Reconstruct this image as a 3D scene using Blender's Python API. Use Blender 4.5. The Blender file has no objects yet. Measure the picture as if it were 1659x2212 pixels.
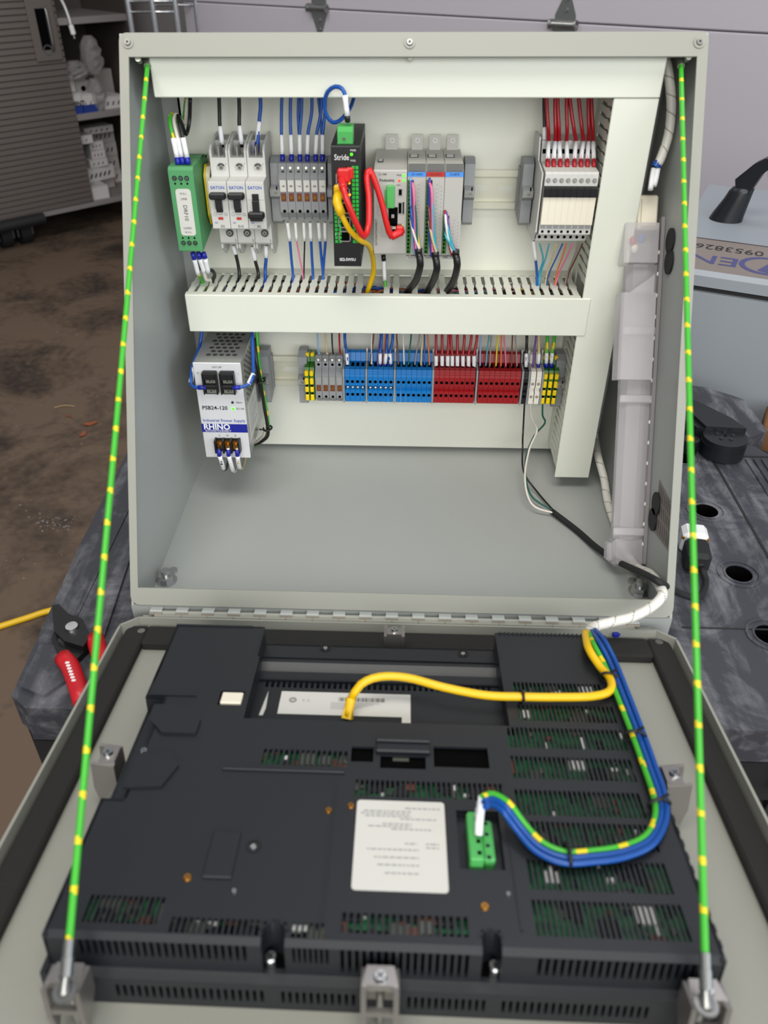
import bpy, bmesh, math, random
from mathutils import Vector, Matrix

# ---------------------------------------------------------------- camera, world, lamps, exposure
S = 0.001                                   # everything below is written in millimetres
IW, IH = 1659, 2212
CAM = Vector((-1.95178, -496.88316, 468.38667))
CR = Vector((0.9991347, 0.0412334, -0.0054461))
CU = Vector((-0.0196652, 0.5837229, 0.8117447))
CF = Vector((-0.0366488, 0.8109053, -0.5840287))
FPX, PX, PY = 1723.4428, 797.0128, 1086.6548
SC = bpy.context.scene
COL = SC.collection
cd = bpy.data.cameras.new('camera')
cam = bpy.data.objects.new('camera', cd)
COL.objects.link(cam)
cam.matrix_world = Matrix(((CR.x, CU.x, -CF.x, CAM.x * S), (CR.y, CU.y, -CF.y, CAM.y * S), (CR.z, CU.z, -CF.z, CAM.z * S), (0, 0, 0, 1)))
cd.sensor_fit = 'VERTICAL'
cd.sensor_height = 36
cd.lens = FPX / IH * 36
cd.shift_x = (IW / 2 - PX) / IH
cd.shift_y = (PY - IH / 2) / IH
cd.clip_start = 0.02
cd.clip_end = 60
cd.dof.use_dof = True
cd.dof.focus_distance = 0.92
cd.dof.aperture_fstop = cd.lens / 3.4
SC.camera = cam
w = bpy.data.worlds.new('world')
SC.world = w
w.use_nodes = True
w.node_tree.nodes['Background'].inputs[0].default_value = (0.86, 0.93, 1.0, 1)
w.node_tree.nodes['Background'].inputs[1].default_value = 0.30


def area_lamp(name, loc, target, sx, sy, watts, rgb):
    l = bpy.data.lights.new(name, 'AREA')
    l.shape = 'RECTANGLE'
    l.size, l.size_y, l.energy, l.color = sx, sy, watts, rgb
    o = bpy.data.objects.new(name, l)
    COL.objects.link(o)
    o.location = Vector(loc) * S
    o.rotation_euler = (Vector(target) - Vector(loc)).to_track_quat('-Z', 'Y').to_euler()
    return o


area_lamp('ceiling_lamp', (-100, -500, 1750), (0, 150, 0), 1.3, 0.5, 21, (1.0, 0.97, 0.90))
area_lamp('front_opening', (250, -2500, 1150), (0, 250, 150), 2.6, 1.6, 62, (1.0, 0.985, 0.94))
area_lamp('daylight_opening', (2300, -1300, 900), (0, 200, 100), 1.8, 1.6, 30, (0.80, 0.90, 1.0))
area_lamp('rear_right_fill', (500, 900, 1700), (500, 1500, 100), 1.0, 1.0, 9, (0.97, 0.96, 1.0))  # fill light added above the space behind the bench
area_lamp('cabinet_fill', (-900, 1500, 1750), (-1350, 3000, -200), 1.0, 0.4, 16, (1.0, 0.95, 0.93))  # added fill light that brightens the cabinet corner, no real fixture
SC.view_settings.view_transform = 'Standard'
SC.view_settings.look = 'None'
SC.view_settings.gamma = 1
SC.view_settings.use_curve_mapping = False
SC.view_settings.exposure = 0.0
random.seed(5)

# ---------------------------------------------------------------- pixel -> point on a known plane of the place
YB = 302.3                                  # front face of the mounting plate
TD = math.radians(9)                        # the open door rises by this towards the viewer
DD = Vector((0, -math.cos(TD), math.sin(TD)))
DN = Vector((0, math.sin(TD), math.cos(TD)))
DP = Vector((0, -6, -6))


def ray(px, py):
    return CF + (px - PX) / FPX * CR - (py - PY) / FPX * CU


def hit(px, py, p0, n):
    d = ray(px, py)
    return CAM + d * ((Vector(p0) - CAM).dot(n) / d.dot(n))


def atp(px, py, d):                         # d mm in front of the mounting plate
    return hit(px, py, (0, YB - d, 0), Vector((0, 1, 0)))


def atz(px, py, z):
    return hit(px, py, (0, 0, z), Vector((0, 0, 1)))


def atx(px, py, x):
    return hit(px, py, (x, 0, 0), Vector((1, 0, 0)))


def atd(px, py, w):                         # on the door, w mm above its rim plane -> door coordinates
    P = hit(px, py, DP + DN * w, DN)
    return Vector((P.x, -(P - DP).dot(DD), w))


def d2w(p):                                 # door coordinates (x, -v, w) -> world
    return DP + Vector((p[0], 0, 0)) - DD * p[1] + DN * p[2]


# ---------------------------------------------------------------- materials
def lin(c):
    c /= 255
    return c / 12.92 if c <= 0.04045 else ((c + 0.055) / 1.055) ** 2.4


MATS = {}
SPEC = {
    'paint': ((147, 147, 138), .5, 0, ('bump', 900, .05)),
    'paint_in': ((162, 165, 162), .45, 0, ('bump', 900, .04)),
    'plate': ((222, 223, 212), .42, 0, None), 'duct': ((216, 218, 206), .45, 0, None),
    'zinc': ((190, 190, 180), .35, .85, None), 'rail': ((222, 221, 204), .4, .25, None), 'chrome': ((205, 205, 205), .18, 1, None),
    'steel': ((150, 150, 148), .35, .9, None), 'brass': ((190, 130, 50), .3, .9, None), 'dark_steel': ((70, 70, 72), .4, .7, None),
    'black': ((16, 16, 18), .45, 0, None), 'rubber': ((22, 22, 24), .7, 0, None), 'foam': ((30, 29, 27), .9, 0, ('bump', 500, .3)),
    'white': ((232, 232, 232), .4, 0, None), 'cream': ((226, 218, 200), .45, 0, None), 'label': ((206, 204, 198), .5, 0, None),
    'sleeve': ((235, 235, 238), .4, 0, None), 'ferrule': ((18, 32, 150), .4, 0, None),
    'w_blue': ((26, 78, 162), .35, 0, None), 'w_black': ((24, 22, 22), .35, 0, None), 'w_white': ((222, 214, 205), .4, 0, None),
    'w_red': ((160, 22, 34), .35, 0, None), 'w_green': ((64, 172, 46), .4, 0, None), 'w_yellow': ((222, 200, 20), .4, 0, None),
    'w_pink': ((220, 110, 150), .4, 0, None), 'w_purple': ((105, 60, 150), .4, 0, None), 'w_teal': ((60, 160, 180), .4, 0, None),
    'w_brown': ((110, 62, 45), .4, 0, None), 'w_orange': ((215, 110, 55), .4, 0, None), 'w_grey': ((140, 135, 135), .4, 0, None),
    'w_tan': ((200, 180, 130), .4, 0, None), 'w_ltblue': ((130, 170, 215), .4, 0, None), 'w_darkgreen': ((20, 90, 75), .4, 0, None),
    'cable_red': ((205, 30, 32), .35, 0, None), 'cable_yellow': ((232, 185, 10), .35, 0, None), 'cable_blue': ((10, 72, 150), .35, 0, None),
    'green_box': ((80, 148, 96), .45, 0, None), 'green_plug': ((78, 170, 88), .4, 0, None), 'green_led': ((18, 170, 48), .5, 0, None),
    'device': ((198, 197, 193), .45, 0, None), 'device_dark': ((150, 150, 148), .5, 0, None), 'plc': ((176, 174, 168), .45, 0, None),
    'terminal': ((138, 140, 142), .45, 0, None), 't_blue': ((4, 112, 186), .4, 0, None), 't_red': ((150, 14, 22), .4, 0, None),
    't_white': ((226, 222, 212), .4, 0, None), 't_black': ((20, 20, 22), .4, 0, None), 't_yellow': ((240, 205, 10), .4, 0, None),
    't_green': ((50, 110, 40), .4, 0, None), 'ink': ((30, 30, 32), .6, 0, None), 'ink_grey': ((150, 150, 150), .6, 0, None),
    'ink_blue': ((20, 70, 170), .5, 0, None), 'navy': ((20, 32, 140), .45, 0, None), 'hole': ((6, 6, 6), .8, 0, None),
    'ink_red': ((190, 40, 30), .5, 0, None), 'ink_green': ((0, 110, 70), .5, 0, None), 'tag_blue': ((70, 140, 220), .45, 0, None), 'tag_red': ((180, 40, 30), .45, 0, None),
    'hmi': ((28, 30, 35), .42, 0, ('bump', 1400, .06)), 'pcb': ((24, 118, 66), .4, 0, ('mix', 160, (14, 66, 42))), 'comp': ((96, 100, 92), .4, .3, None),
    'sheet_metal': ((175, 175, 176), .3, .8, None), 'psu': ((212, 212, 215), .4, .1, None),
    'wrap': ((226, 222, 214), .38, 0, None), 'wrap_gap': ((150, 140, 125), .6, 0, None),
    'table': ((54, 55, 62), .55, 0, ('scratch', 13, (136, 136, 141))), 'table_side': ((28, 28, 30), .6, 0, None),
    'tool_red': ((190, 24, 34), .4, 0, None), 'concrete': ((104, 86, 70), .75, 0, ('stain', 3, (52, 42, 34))),
    'garage': ((178, 173, 180), .55, 0, ('bump', 60, .02)), 'wall': ((150, 146, 146), .8, 0, None),
    'cab': ((116, 108, 103), .4, .3, None), 'cab_dark': ((84, 78, 74), .5, .3, None), 'cab_edge': ((150, 144, 142), .45, .3, None),
    'carton': ((196, 192, 190), .7, 0, None), 'carton_grey': ((150, 145, 142), .7, 0, None), 'carton_brown': ((122, 84, 46), .8, 0, ('mix', 6, (96, 64, 36))),
    'band_blue': ((20, 50, 130), .6, 0, None), 'bag': ((186, 182, 180), .15, 0, 'clear'), 'leaf': ((140, 78, 46), .8, 0, None), 'straw': ((176, 148, 108), .8, 0, None),
    'case2': ((142, 148, 154), .5, 0, None), 'sticker': ((128, 118, 112), .55, 0, None), 'sticker_ink': ((70, 72, 120), .55, 0, None), 'handle': ((22, 24, 28), .35, 0, None),
    'clear': ((228, 224, 228), .3, 0, 'frost'), 'yellow': ((240, 190, 20), .5, 0, None), 'clip': ((165, 160, 157), .3, .85, None),
}
EMIT = {'led_on': ((60, 255, 20), 3.0), 'led_amber': ((255, 150, 20), 2.0), 'led_red': ((255, 60, 30), 1.2)}


def M(n):
    if n in MATS:
        return MATS[n]
    m = bpy.data.materials.new(n)
    m.use_nodes = True
    nt = m.node_tree
    b = nt.nodes['Principled BSDF']
    if n in EMIT:
        c, e = EMIT[n]
        b.inputs['Base Color'].default_value = (*[lin(x) for x in c], 1)
        b.inputs['Emission Color'].default_value = (*[lin(x) for x in c], 1)
        b.inputs['Emission Strength'].default_value = e
        MATS[n] = m
        return m
    c, ro, me, ex = SPEC[n]
    rgb = (*[lin(x) for x in c], 1)
    b.inputs['Base Color'].default_value = rgb
    b.inputs['Roughness'].default_value = ro
    b.inputs['Metallic'].default_value = me
    if n == 'hole':  # near-black, low gloss: the dark inside openings is put into the colour
        b.inputs['Specular IOR Level'].default_value = .05
    N, L = nt.nodes.new, nt.links.new
    if ex in ('clear', 'frost'):
        b.inputs['Transmission Weight'].default_value = .5 if ex == 'clear' else .45
        b.inputs['Roughness'].default_value = .12 if ex == 'clear' else .3
        b.inputs['IOR'].default_value = 1.15 if ex == 'clear' else 1.25
        b.inputs['Alpha'].default_value = .62 if ex == 'clear' else .62
    elif ex:
        tc = N('ShaderNodeTexCoord')
        no = N('ShaderNodeTexNoise')
        no.inputs['Scale'].default_value = ex[1]
        no.inputs['Detail'].default_value = 6
        L(tc.outputs['Object'], no.inputs['Vector'])
        if ex[0] == 'bump':
            bu = N('ShaderNodeBump')
            bu.inputs['Strength'].default_value = ex[2]
            bu.inputs['Distance'].default_value = .002
            L(no.outputs['Fac'], bu.inputs['Height'])
            L(bu.outputs['Normal'], b.inputs['Normal'])
        else:
            ra = N('ShaderNodeValToRGB')
            e = ra.color_ramp.elements
            c2 = (*[lin(x) for x in ex[2]], 1)
            if ex[0] == 'mix':
                e[0].position, e[1].position = .4, .6
                e[0].color, e[1].color = rgb, c2
                L(no.outputs['Fac'], ra.inputs['Fac'])
            elif ex[0] == 'scratch':          # worn black plastic: pale scuffs, long thin scratches
                no.inputs['Distortion'].default_value = 1.6
                no.inputs['Roughness'].default_value = .75
                n2 = N('ShaderNodeTexNoise')
                n2.inputs['Scale'].default_value = 70
                n2.inputs['Detail'].default_value = 5
                mp = N('ShaderNodeMapping')
                mp.inputs['Scale'].default_value = (1, .12, 1)
                mp.inputs['Rotation'].default_value = (0, 0, .7)
                L(tc.outputs['Object'], mp.inputs['Vector'])
                L(mp.outputs['Vector'], n2.inputs['Vector'])
                mx = N('ShaderNodeMath')
                mx.operation = 'MULTIPLY'
                L(no.outputs['Fac'], mx.inputs[0])
                L(n2.outputs['Fac'], mx.inputs[1])
                e[0].position, e[1].position = .22, .52
                e[0].color, e[1].color = rgb, c2
                L(mx.outputs['Value'], ra.inputs['Fac'])
            else:                             # stained concrete
                n2 = N('ShaderNodeTexNoise')
                n2.inputs['Scale'].default_value = 40
                n2.inputs['Detail'].default_value = 8
                L(tc.outputs['Object'], n2.inputs['Vector'])
                no.inputs['Roughness'].default_value = .62
                no.inputs['Distortion'].default_value = .6
                mx = N('ShaderNodeMath')
                mx.operation = 'MULTIPLY_ADD'
                mx.inputs[1].default_value = .25
                L(n2.outputs['Fac'], mx.inputs[0])
                L(no.outputs['Fac'], mx.inputs[2])
                e[0].position, e[1].position = .46, .66
                e[0].color, e[1].color = c2, rgb
                L(mx.outputs['Value'], ra.inputs['Fac'])
            L(ra.outputs['Color'], b.inputs['Base Color'])
    MATS[n] = m
    return m


# ---------------------------------------------------------------- mesh builder
class B:
    def __init__(s):
        s.v, s.f, s.m, s.s = [], [], [], []

    def add(s, vs, fs, mi=0, sm=False):
        o = len(s.v)
        s.v += [tuple(v) for v in vs]
        for f in fs:
            s.f.append([i + o for i in f])
            s.m.append(mi)
            s.s.append(sm)
        return s

    def box(s, x0, x1, y0, y1, z0, z1, mi=0, c=0):
        x0, x1 = min(x0, x1), max(x0, x1)
        y0, y1 = min(y0, y1), max(y0, y1)
        z0, z1 = min(z0, z1), max(z0, z1)
        if not c:
            return s.add([(x, y, z) for x in (x0, x1) for y in (y0, y1) for z in (z0, z1)],
                         [(0, 1, 3, 2), (4, 6, 7, 5), (0, 4, 5, 1), (2, 3, 7, 6), (0, 2, 6, 4), (1, 5, 7, 3)], mi)
        c = min(c, (x1 - x0) * .45, (y1 - y0) * .45, (z1 - z0) * .45)
        vs, idx = [], {}
        for i in (0, 1):
            for j in (0, 1):
                for k in (0, 1):
                    P = [(x0, x1)[i], (y0, y1)[j], (z0, z1)[k]]
                    D = [c if i == 0 else -c, c if j == 0 else -c, c if k == 0 else -c]
                    for a in range(3):
                        Q = [P[q] + (0 if q == a else D[q]) for q in range(3)]
                        idx[i, j, k, a] = len(vs)
                        vs.append(Q)
        fs = []
        R = (0, 1)
        for a in range(3):
            for t in R:
                q = []
                for u_, v_ in ((0, 0), (0, 1), (1, 1), (1, 0)):
                    k = [0, 0, 0]
                    k[a] = t
                    k[(a + 1) % 3] = u_
                    k[(a + 2) % 3] = v_
                    q.append(idx[(*k, a)])
                fs.append(q)
        for a in range(3):
            b_, c_ = (a + 1) % 3, (a + 2) % 3
            for u_ in R:
                for v_ in R:
                    k0 = [0, 0, 0]
                    k0[b_], k0[c_] = u_, v_
                    k1 = list(k0)
                    k1[a] = 1
                    fs.append([idx[(*k0, b_)], idx[(*k0, c_)], idx[(*k1, c_)], idx[(*k1, b_)]])
        for i in R:
            for j in R:
                for k in R:
                    fs.append([idx[i, j, k, 0], idx[i, j, k, 1], idx[i, j, k, 2]])
        return s.add(vs, fs, mi)

    def prism(s, poly, ax, a0, a1, mi=0):
        n = len(poly)

        def P(p, a):
            return {'x': (a, p[0], p[1]), 'y': (p[0], a, p[1]), 'z': (p[0], p[1], a)}[ax]
        vs = [P(p, a0) for p in poly] + [P(p, a1) for p in poly]
        fs = [list(range(n))[::-1], list(range(n, 2 * n))] + [(i, (i + 1) % n, n + (i + 1) % n, n + i) for i in range(n)]
        return s.add(vs, fs, mi)

    def cyl(s, p0, p1, r0, r1=None, n=12, mi=0, caps=True, sm=True):
        r1 = r0 if r1 is None else r1
        p0, p1 = Vector(p0), Vector(p1)
        d = (p1 - p0).normalized()
        a = d.orthogonal().normalized()
        b = d.cross(a)
        vs = []
        for p, r in ((p0, r0), (p1, r1)):
            vs += [p + (a * math.cos(t) + b * math.sin(t)) * r for t in [2 * math.pi * i / n for i in range(n)]]
        s.add(vs, [(i, (i + 1) % n, n + (i + 1) % n, n + i) for i in range(n)], mi, sm)
        if caps:
            s.add(vs, [list(range(n))[::-1], list(range(n, 2 * n))], mi)
        return s

    def ring(s, p0, p1, ro, ri, n=20, mi=0):
        p0, p1 = Vector(p0), Vector(p1)
        d = (p1 - p0).normalized()
        a = d.orthogonal().normalized()
        b = d.cross(a)
        vs = []
        for p, r in ((p0, ro), (p1, ro), (p1, ri), (p0, ri)):
            vs += [p + (a * math.cos(t) + b * math.sin(t)) * r for t in [2 * math.pi * i / n for i in range(n)]]
        fs = []
        for k in range(4):
            l = (k + 1) % 4
            fs += [(k * n + i, k * n + (i + 1) % n, l * n + (i + 1) % n, l * n + i) for i in range(n)]
        return s.add(vs, fs, mi, False)

    def ball(s, c, r, sc=(1, 1, 1), n=10, m=6, mi=0):
        vs, fs = [], []
        for j in range(m + 1):
            ph = math.pi * j / m
            for i in range(n):
                t = 2 * math.pi * i / n
                vs.append((c[0] + r * sc[0] * math.sin(ph) * math.cos(t), c[1] + r * sc[1] * math.sin(ph) * math.sin(t), c[2] + r * sc[2] * math.cos(ph)))
        for j in range(m):
            for i in range(n):
                fs.append((j * n + i, j * n + (i + 1) % n, (j + 1) * n + (i + 1) % n, (j + 1) * n + i))
        return s.add(vs, fs, mi, True)

    def tube(s, pts, r, n=8, mi=0, step=None, helix=None, mi2=1, groove=0, caps=True, smooth=True):
        P = path(pts, step or max(r * 1.5, 1.5)) if smooth else [Vector(p) for p in pts]
        if len(P) < 2:
            return s
        t0 = (P[1] - P[0]).normalized()
        a = t0.orthogonal().normalized()
        vs, dist = [], [0]
        for i, p in enumerate(P):
            t = (P[min(i + 1, len(P) - 1)] - P[max(i - 1, 0)]).normalized()
            a = (a - t * a.dot(t)).normalized()
            b = t.cross(a)
            if i:
                dist.append(dist[-1] + (p - P[i - 1]).length)
            for k in range(n):
                an = 2 * math.pi * k / n
                rr = r
                if helix and groove and (dist[i] / helix[0] + k / n * helix[2]) % 1 < helix[1]:
                    rr = r - groove
                vs.append(p + (a * math.cos(an) + b * math.sin(an)) * rr)
        o = len(s.v)
        s.v += [tuple(v) for v in vs]
        for i in range(len(P) - 1):
            for k in range(n):
                s.f.append([o + i * n + k, o + i * n + (k + 1) % n, o + (i + 1) * n + (k + 1) % n, o + (i + 1) * n + k])
                h = helix and ((dist[i] + dist[i + 1]) / 2 / helix[0] + (k + .5) / n * helix[2]) % 1 < helix[1]
                s.m.append(mi2 if h else mi)
                s.s.append(True)
        if caps:
            s.f += [[o + k for k in range(n)][::-1], [o + (len(P) - 1) * n + k for k in range(n)]]
            s.m += [mi, mi]
            s.s += [False, False]
        return s

    def perf(s, x0, x1, y0, y1, holes, z, t, fr='z', mi=0):
        """flat sheet with rectangular holes (hx0,hx1,hy0,hy1); z its face, t depth of the hole walls; fr 'z': (x,y,z), 'y': (x,z,y)"""
        def P(a, b, c):
            return (a, b, c) if fr == 'z' else (a, c, b)
        H = [(max(min(a, b), x0), min(max(a, b), x1), max(min(c, d), y0), min(max(c, d), y1)) for a, b, c, d in holes]
        H = [h for h in H if h[1] - h[0] > .05 and h[3] - h[2] > .05]
        ys = sorted({y0, y1, *[h[2] for h in H], *[h[3] for h in H]})
        for a, b in zip(ys, ys[1:]):
            if b - a < 1e-6:
                continue
            m = (a + b) / 2
            xs = x0
            for h in sorted([h for h in H if h[2] < m < h[3]]):
                if h[0] > xs + 1e-6:
                    s.add([P(xs, a, z), P(h[0], a, z), P(h[0], b, z), P(xs, b, z)], [(0, 1, 2, 3)], mi)
                xs = max(xs, h[1])
            if xs < x1 - 1e-6:
                s.add([P(xs, a, z), P(x1, a, z), P(x1, b, z), P(xs, b, z)], [(0, 1, 2, 3)], mi)
        for h in H:
            q = [P(h[0], h[2], z), P(h[1], h[2], z), P(h[1], h[3], z), P(h[0], h[3], z)]
            q += [P(h[0], h[2], z - t), P(h[1], h[2], z - t), P(h[1], h[3], z - t), P(h[0], h[3], z - t)]
            e = ((h[2] > y0, (0, 4, 5, 1)), (h[1] < x1, (1, 5, 6, 2)), (h[3] < y1, (2, 6, 7, 3)), (h[0] > x0, (3, 7, 4, 0)))
            s.add(q, [f for ok, f in e if ok], mi)
        return s

    def xf(s, m):
        s.v = [tuple(m @ Vector(v)) for v in s.v]
        return s

    def mesh(s, name, mats, org=(0, 0, 0), fix=True):
        me = bpy.data.meshes.new(name)
        me.from_pydata([((v[0] - org[0]) * S, (v[1] - org[1]) * S, (v[2] - org[2]) * S) for v in s.v], [], s.f)
        for m in ([mats] if isinstance(mats, str) else mats):
            me.materials.append(M(m))
        me.polygons.foreach_set('material_index', s.m)
        me.polygons.foreach_set('use_smooth', s.s)
        if fix:
            bm = bmesh.new()
            bm.from_mesh(me)
            bmesh.ops.recalc_face_normals(bm, faces=bm.faces)
            bm.to_mesh(me)
            bm.free()
        me.update()
        return me


def path(pts, step):
    P = [Vector(p) for p in pts]
    if len(P) == 2:
        n = max(1, int((P[1] - P[0]).length / step))
        return [P[0].lerp(P[1], i / n) for i in range(n + 1)]
    out = []
    E = [P[0] * 2 - P[1]] + P + [P[-1] * 2 - P[-2]]
    for i in range(1, len(E) - 2):
        a, b, c, d = E[i - 1:i + 3]
        n = max(2, int((c - b).length / step))
        for k in range(n):
            t = k / n
            out.append(((b * 2) + (c - a) * t + (a * 2 - b * 5 + c * 4 - d) * t * t + (b * 3 - a - c * 3 + d) * t ** 3) * .5)
    out.append(P[-1])
    return out


# ---------------------------------------------------------------- objects
def tag(o, label=None, cat=None, group=None, kind=None):
    for k, v in (('label', label), ('category', cat), ('group', group), ('kind', kind)):
        if v:
            o[k] = v
    return o


def thing(name, label, cat, loc=(0, 0, 0), rot=(0, 0, 0), group=None):
    o = bpy.data.objects.new(name, None)
    COL.objects.link(o)
    o.empty_display_size = .01
    o.location = Vector(loc) * S
    o.rotation_euler = rot
    return tag(o, label, cat, group)


def part(name, b, mats, parent=None, label=None, kind=None, loc=None):
    me = b if isinstance(b, bpy.types.Mesh) else b.mesh(name, mats)
    o = bpy.data.objects.new(name, me)
    COL.objects.link(o)
    o.parent = parent
    if loc is not None:
        o.location = Vector(loc) * S
    return tag(o, label, None, None, kind)


def solo(name, b, mats, label, cat, org, group=None, kind=None, rot=None):
    """a thing that is one mesh, written in world coordinates, its origin put at org"""
    o = bpy.data.objects.new(name, b.mesh(name, mats, org))
    COL.objects.link(o)
    o.location = Vector(org) * S
    return tag(o, label, cat, group, kind)


def clone(root, loc=None, label=None, rot=None):
    def rec(o, par):
        c = o.copy()
        COL.objects.link(c)
        if par:
            c.parent = par
        for ch in list(o.children):
            rec(ch, c)
        return c
    r = rec(root, None)
    if loc is not None:
        r.location = Vector(loc) * S
    if rot is not None:
        r.rotation_euler = rot
    if label:
        r['label'] = label
    return r


TEXTS = []


def text(s, size, parent, loc, mat='ink', rot=(math.pi / 2, 0, 0), name='lettering', sx=1.0, align='CENTER', bold=0):
    c = bpy.data.curves.new(name, 'FONT')
    c.body = s
    c.size = size * S * 1.38
    c.align_x, c.align_y = align, 'CENTER'
    c.extrude = .00004
    c.offset = bold * S
    c.resolution_u = 2
    o = bpy.data.objects.new('text_tmp', c)
    COL.objects.link(o)
    TEXTS.append((o, name, mat, parent, Vector(loc) * S, rot, sx))


def finish_texts():
    dg = bpy.context.evaluated_depsgraph_get()
    for o, name, mat, parent, loc, rot, sx in TEXTS:
        me = bpy.data.meshes.new_from_object(o.evaluated_get(dg))
        me.materials.clear()
        me.materials.append(M(mat))
        n = bpy.data.objects.new(name, me)
        COL.objects.link(n)
        n.parent = parent
        n.location, n.rotation_euler, n.scale = loc, rot, (sx, 1, 1)
    for o, *_ in TEXTS:
        cu = o.data
        bpy.data.objects.remove(o)
        bpy.data.curves.remove(cu)


ORD = ['first', 'second', 'third', 'fourth', 'fifth', 'sixth', 'seventh', 'eighth', 'ninth', 'tenth', 'eleventh', 'twelfth', 'thirteenth', 'fourteenth', 'fifteenth']


def screw(b, c, d, r, mi=0, slot=1, h=1.2):
    """a domed screw head at c facing d with a dark cross slot"""
    c, d = Vector(c), Vector(d).normalized()
    b.cyl(c, c + d * h, r, r * .8, 12, mi)
    a = d.orthogonal().normalized()
    e = d.cross(a)
    for q, t in ((a, e), (e, a)):
        p = c + d * (h + .05)
        b.add([p + q * r * .6 + t * r * .1, p + q * r * .6 - t * r * .1, p - q * r * .6 - t * r * .1, p - q * r * .6 + t * r * .1], [(0, 1, 2, 3)], slot)


# ---------------------------------------------------------------- room
def room():
    b = B()
    b.add([(-4500, -2500, -700), (3500, -2500, -700), (3500, 6500, -700), (-4500, 6500, -700)], [(0, 1, 2, 3)])
    f = solo('floor', b, 'concrete', 'stained brown concrete garage floor', 'floor', (0, 0, -700), kind='structure')
    del f['category']
    # sectional garage door, seen at an angle behind the bench
    A = Vector((-820, 2890, 0))
    d = Vector((math.cos(math.radians(-34.1)), math.sin(math.radians(-34.1)), 0))
    door = thing('door_1', 'pale grey sectional garage door with strap hinges', None, (A.x, A.y, -700), (0, 0, math.radians(-34.1)))
    door['kind'] = 'structure'
    for z0, z1 in ((0, 476), (479, 957.5), (960.5, 1440), (1443, 1922)):
        b = B()
        b.box(0, 3600, 0, 40, z0, z1, c=3)
        part('panel', b, 'garage', door)
    hm = None
    for px, py in ((690, 17), (1220, 53)):
        n = Vector((d.y, -d.x, 0))
        P = hit(px, py, A, n)
        l = (P - A).dot(d)
        b = B()
        for sg in (1, -1):
            b.prism([(-30, 0), (30, 0), (30, sg * 22), (12, sg * 62), (9, sg * 78), (-9, sg * 78), (-12, sg * 62), (-30, sg * 22)], 'y', -3.5, -1)
            for zz in (34, 60):
                b.cyl((0, -3.5, sg * zz), (0, -7, sg * zz), 6, n=8)
        b.cyl((-38, -12, 0), (38, -12, 0), 9)
        b.ring((-40, -12, 0), (-34, -12, 0), 13, 7)
        b.ring((34, -12, 0), (40, -12, 0), 13, 7)
        b.box(-34, -28, -16, -2, -12, 12)
        b.box(28, 34, -16, -2, -12, 12)
        part('hinge', b, 'steel', door, loc=(l, 0, P.z + 700), label='galvanised strap hinge across the joint of the door sections')
    # walls of the dark corner behind the cabinet
    b = B()
    b.add([(-4600, 1580, -700), (-1300, 4386, -700), (-1300, 4386, 2000), (-4600, 1580, 2000)], [(0, 1, 2, 3)])
    b2 = B()
    b2.add([(-1900, 4380, -700), (-820, 3650, -700), (-820, 3650, 2000), (-1900, 4380, 2000), (-815, 2930, -700), (-815, 2930, 2000)], [(0, 1, 2, 3), (1, 4, 5, 2)])
    for n, q, l in (('wall_left', b, 'grey garage wall behind the cabinet'), ('wall_back', b2, 'grey garage wall beside the garage door')):
        o = solo(n, q, 'wall', l, None, (-1500, 3500, -700), kind='structure')


room()

# ---------------------------------------------------------------- enclosure
W = 230.0
H = 402.9
YT = 223.6
SD = Vector((0, YT, H + 2)).normalized()             # up the sloped opening
SN = Vector((0, -SD.z, SD.y))                        # out of the opening, towards the viewer
SL = math.hypot(YT, H + 2)
SM = Matrix(((1, 0, 0, 0), (0, SD.y, SN.y, 0), (0, SD.z, SN.z, -2), (0, 0, 0, 1)))
EO = (0, 150, -31)
enc = thing('control_enclosure', 'grey sloped-front steel control enclosure standing open on the black bench', 'enclosure', EO)


def wp(name, b, mats, par, label=None, kind=None):
    org = [c / S for c in par.location]
    return part(name, b.mesh(name, mats, org), mats, par, label, kind)


for sx in (-1, 1):
    b = B()
    b.prism([(1, -31), (1, -4), (YT + .5, H - 1), (312, H - 13), (312, -31)], 'x', sx * 228, sx * 230)
    wp('side_panel', b, 'paint_in', enc)
b = B()
b.box(-228, 228, 0.5, 312, -31, -29)
b.box(-230, 230, 0.3, 2, -31, -3)
wp('bottom_panel', b, 'paint_in', enc)
b = B()
b.box(-228, 228, 310, 312, -29, H - 15)
wp('back_panel', b, 'paint_in', enc)
b = B()
b.prism([(YT + .8, H - 2.6), (YT + .8, H - .6), (312, H - 13), (312, H - 15)], 'x', -230, 230)
wp('top_panel', b, 'paint_in', enc)
b = B()                                              # turned lip all round the opening, round corners
outer, inner = [], []
for cx, cy, a0, ix, iy in ((W - 6, SL - 6, 0, 222, SL - 18), (-W + 6, SL - 6, 90, -222.5, SL - 18), (-W + 8, 8, 180, -223.5, 15), (W - 8, 8, 270, 223.5, 15)):
    rr = W - abs(cx)
    for k in range(6):
        a = math.radians(a0 + k * 18)
        outer.append((cx + rr * math.cos(a), cy + rr * math.sin(a)))
        inner.append((ix, iy))
n = len(outer)
vs = [(p[0], p[1], .2) for p in outer] + [(p[0], p[1], .2) for p in inner] + [(p[0], p[1], -8) for p in outer] + [(p[0], p[1], -1.8) for p in inner]
fs = []
for i in range(n):
    j = (i + 1) % n
    fs += [(i, j, n + j, n + i), (i, 2 * n + i, 2 * n + j, j), (n + i, n + j, 3 * n + j, 3 * n + i)]
b.add(vs, fs)
bm = b
b.xf(SM)
wp('front_flange', b, 'paint', enc)
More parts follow.
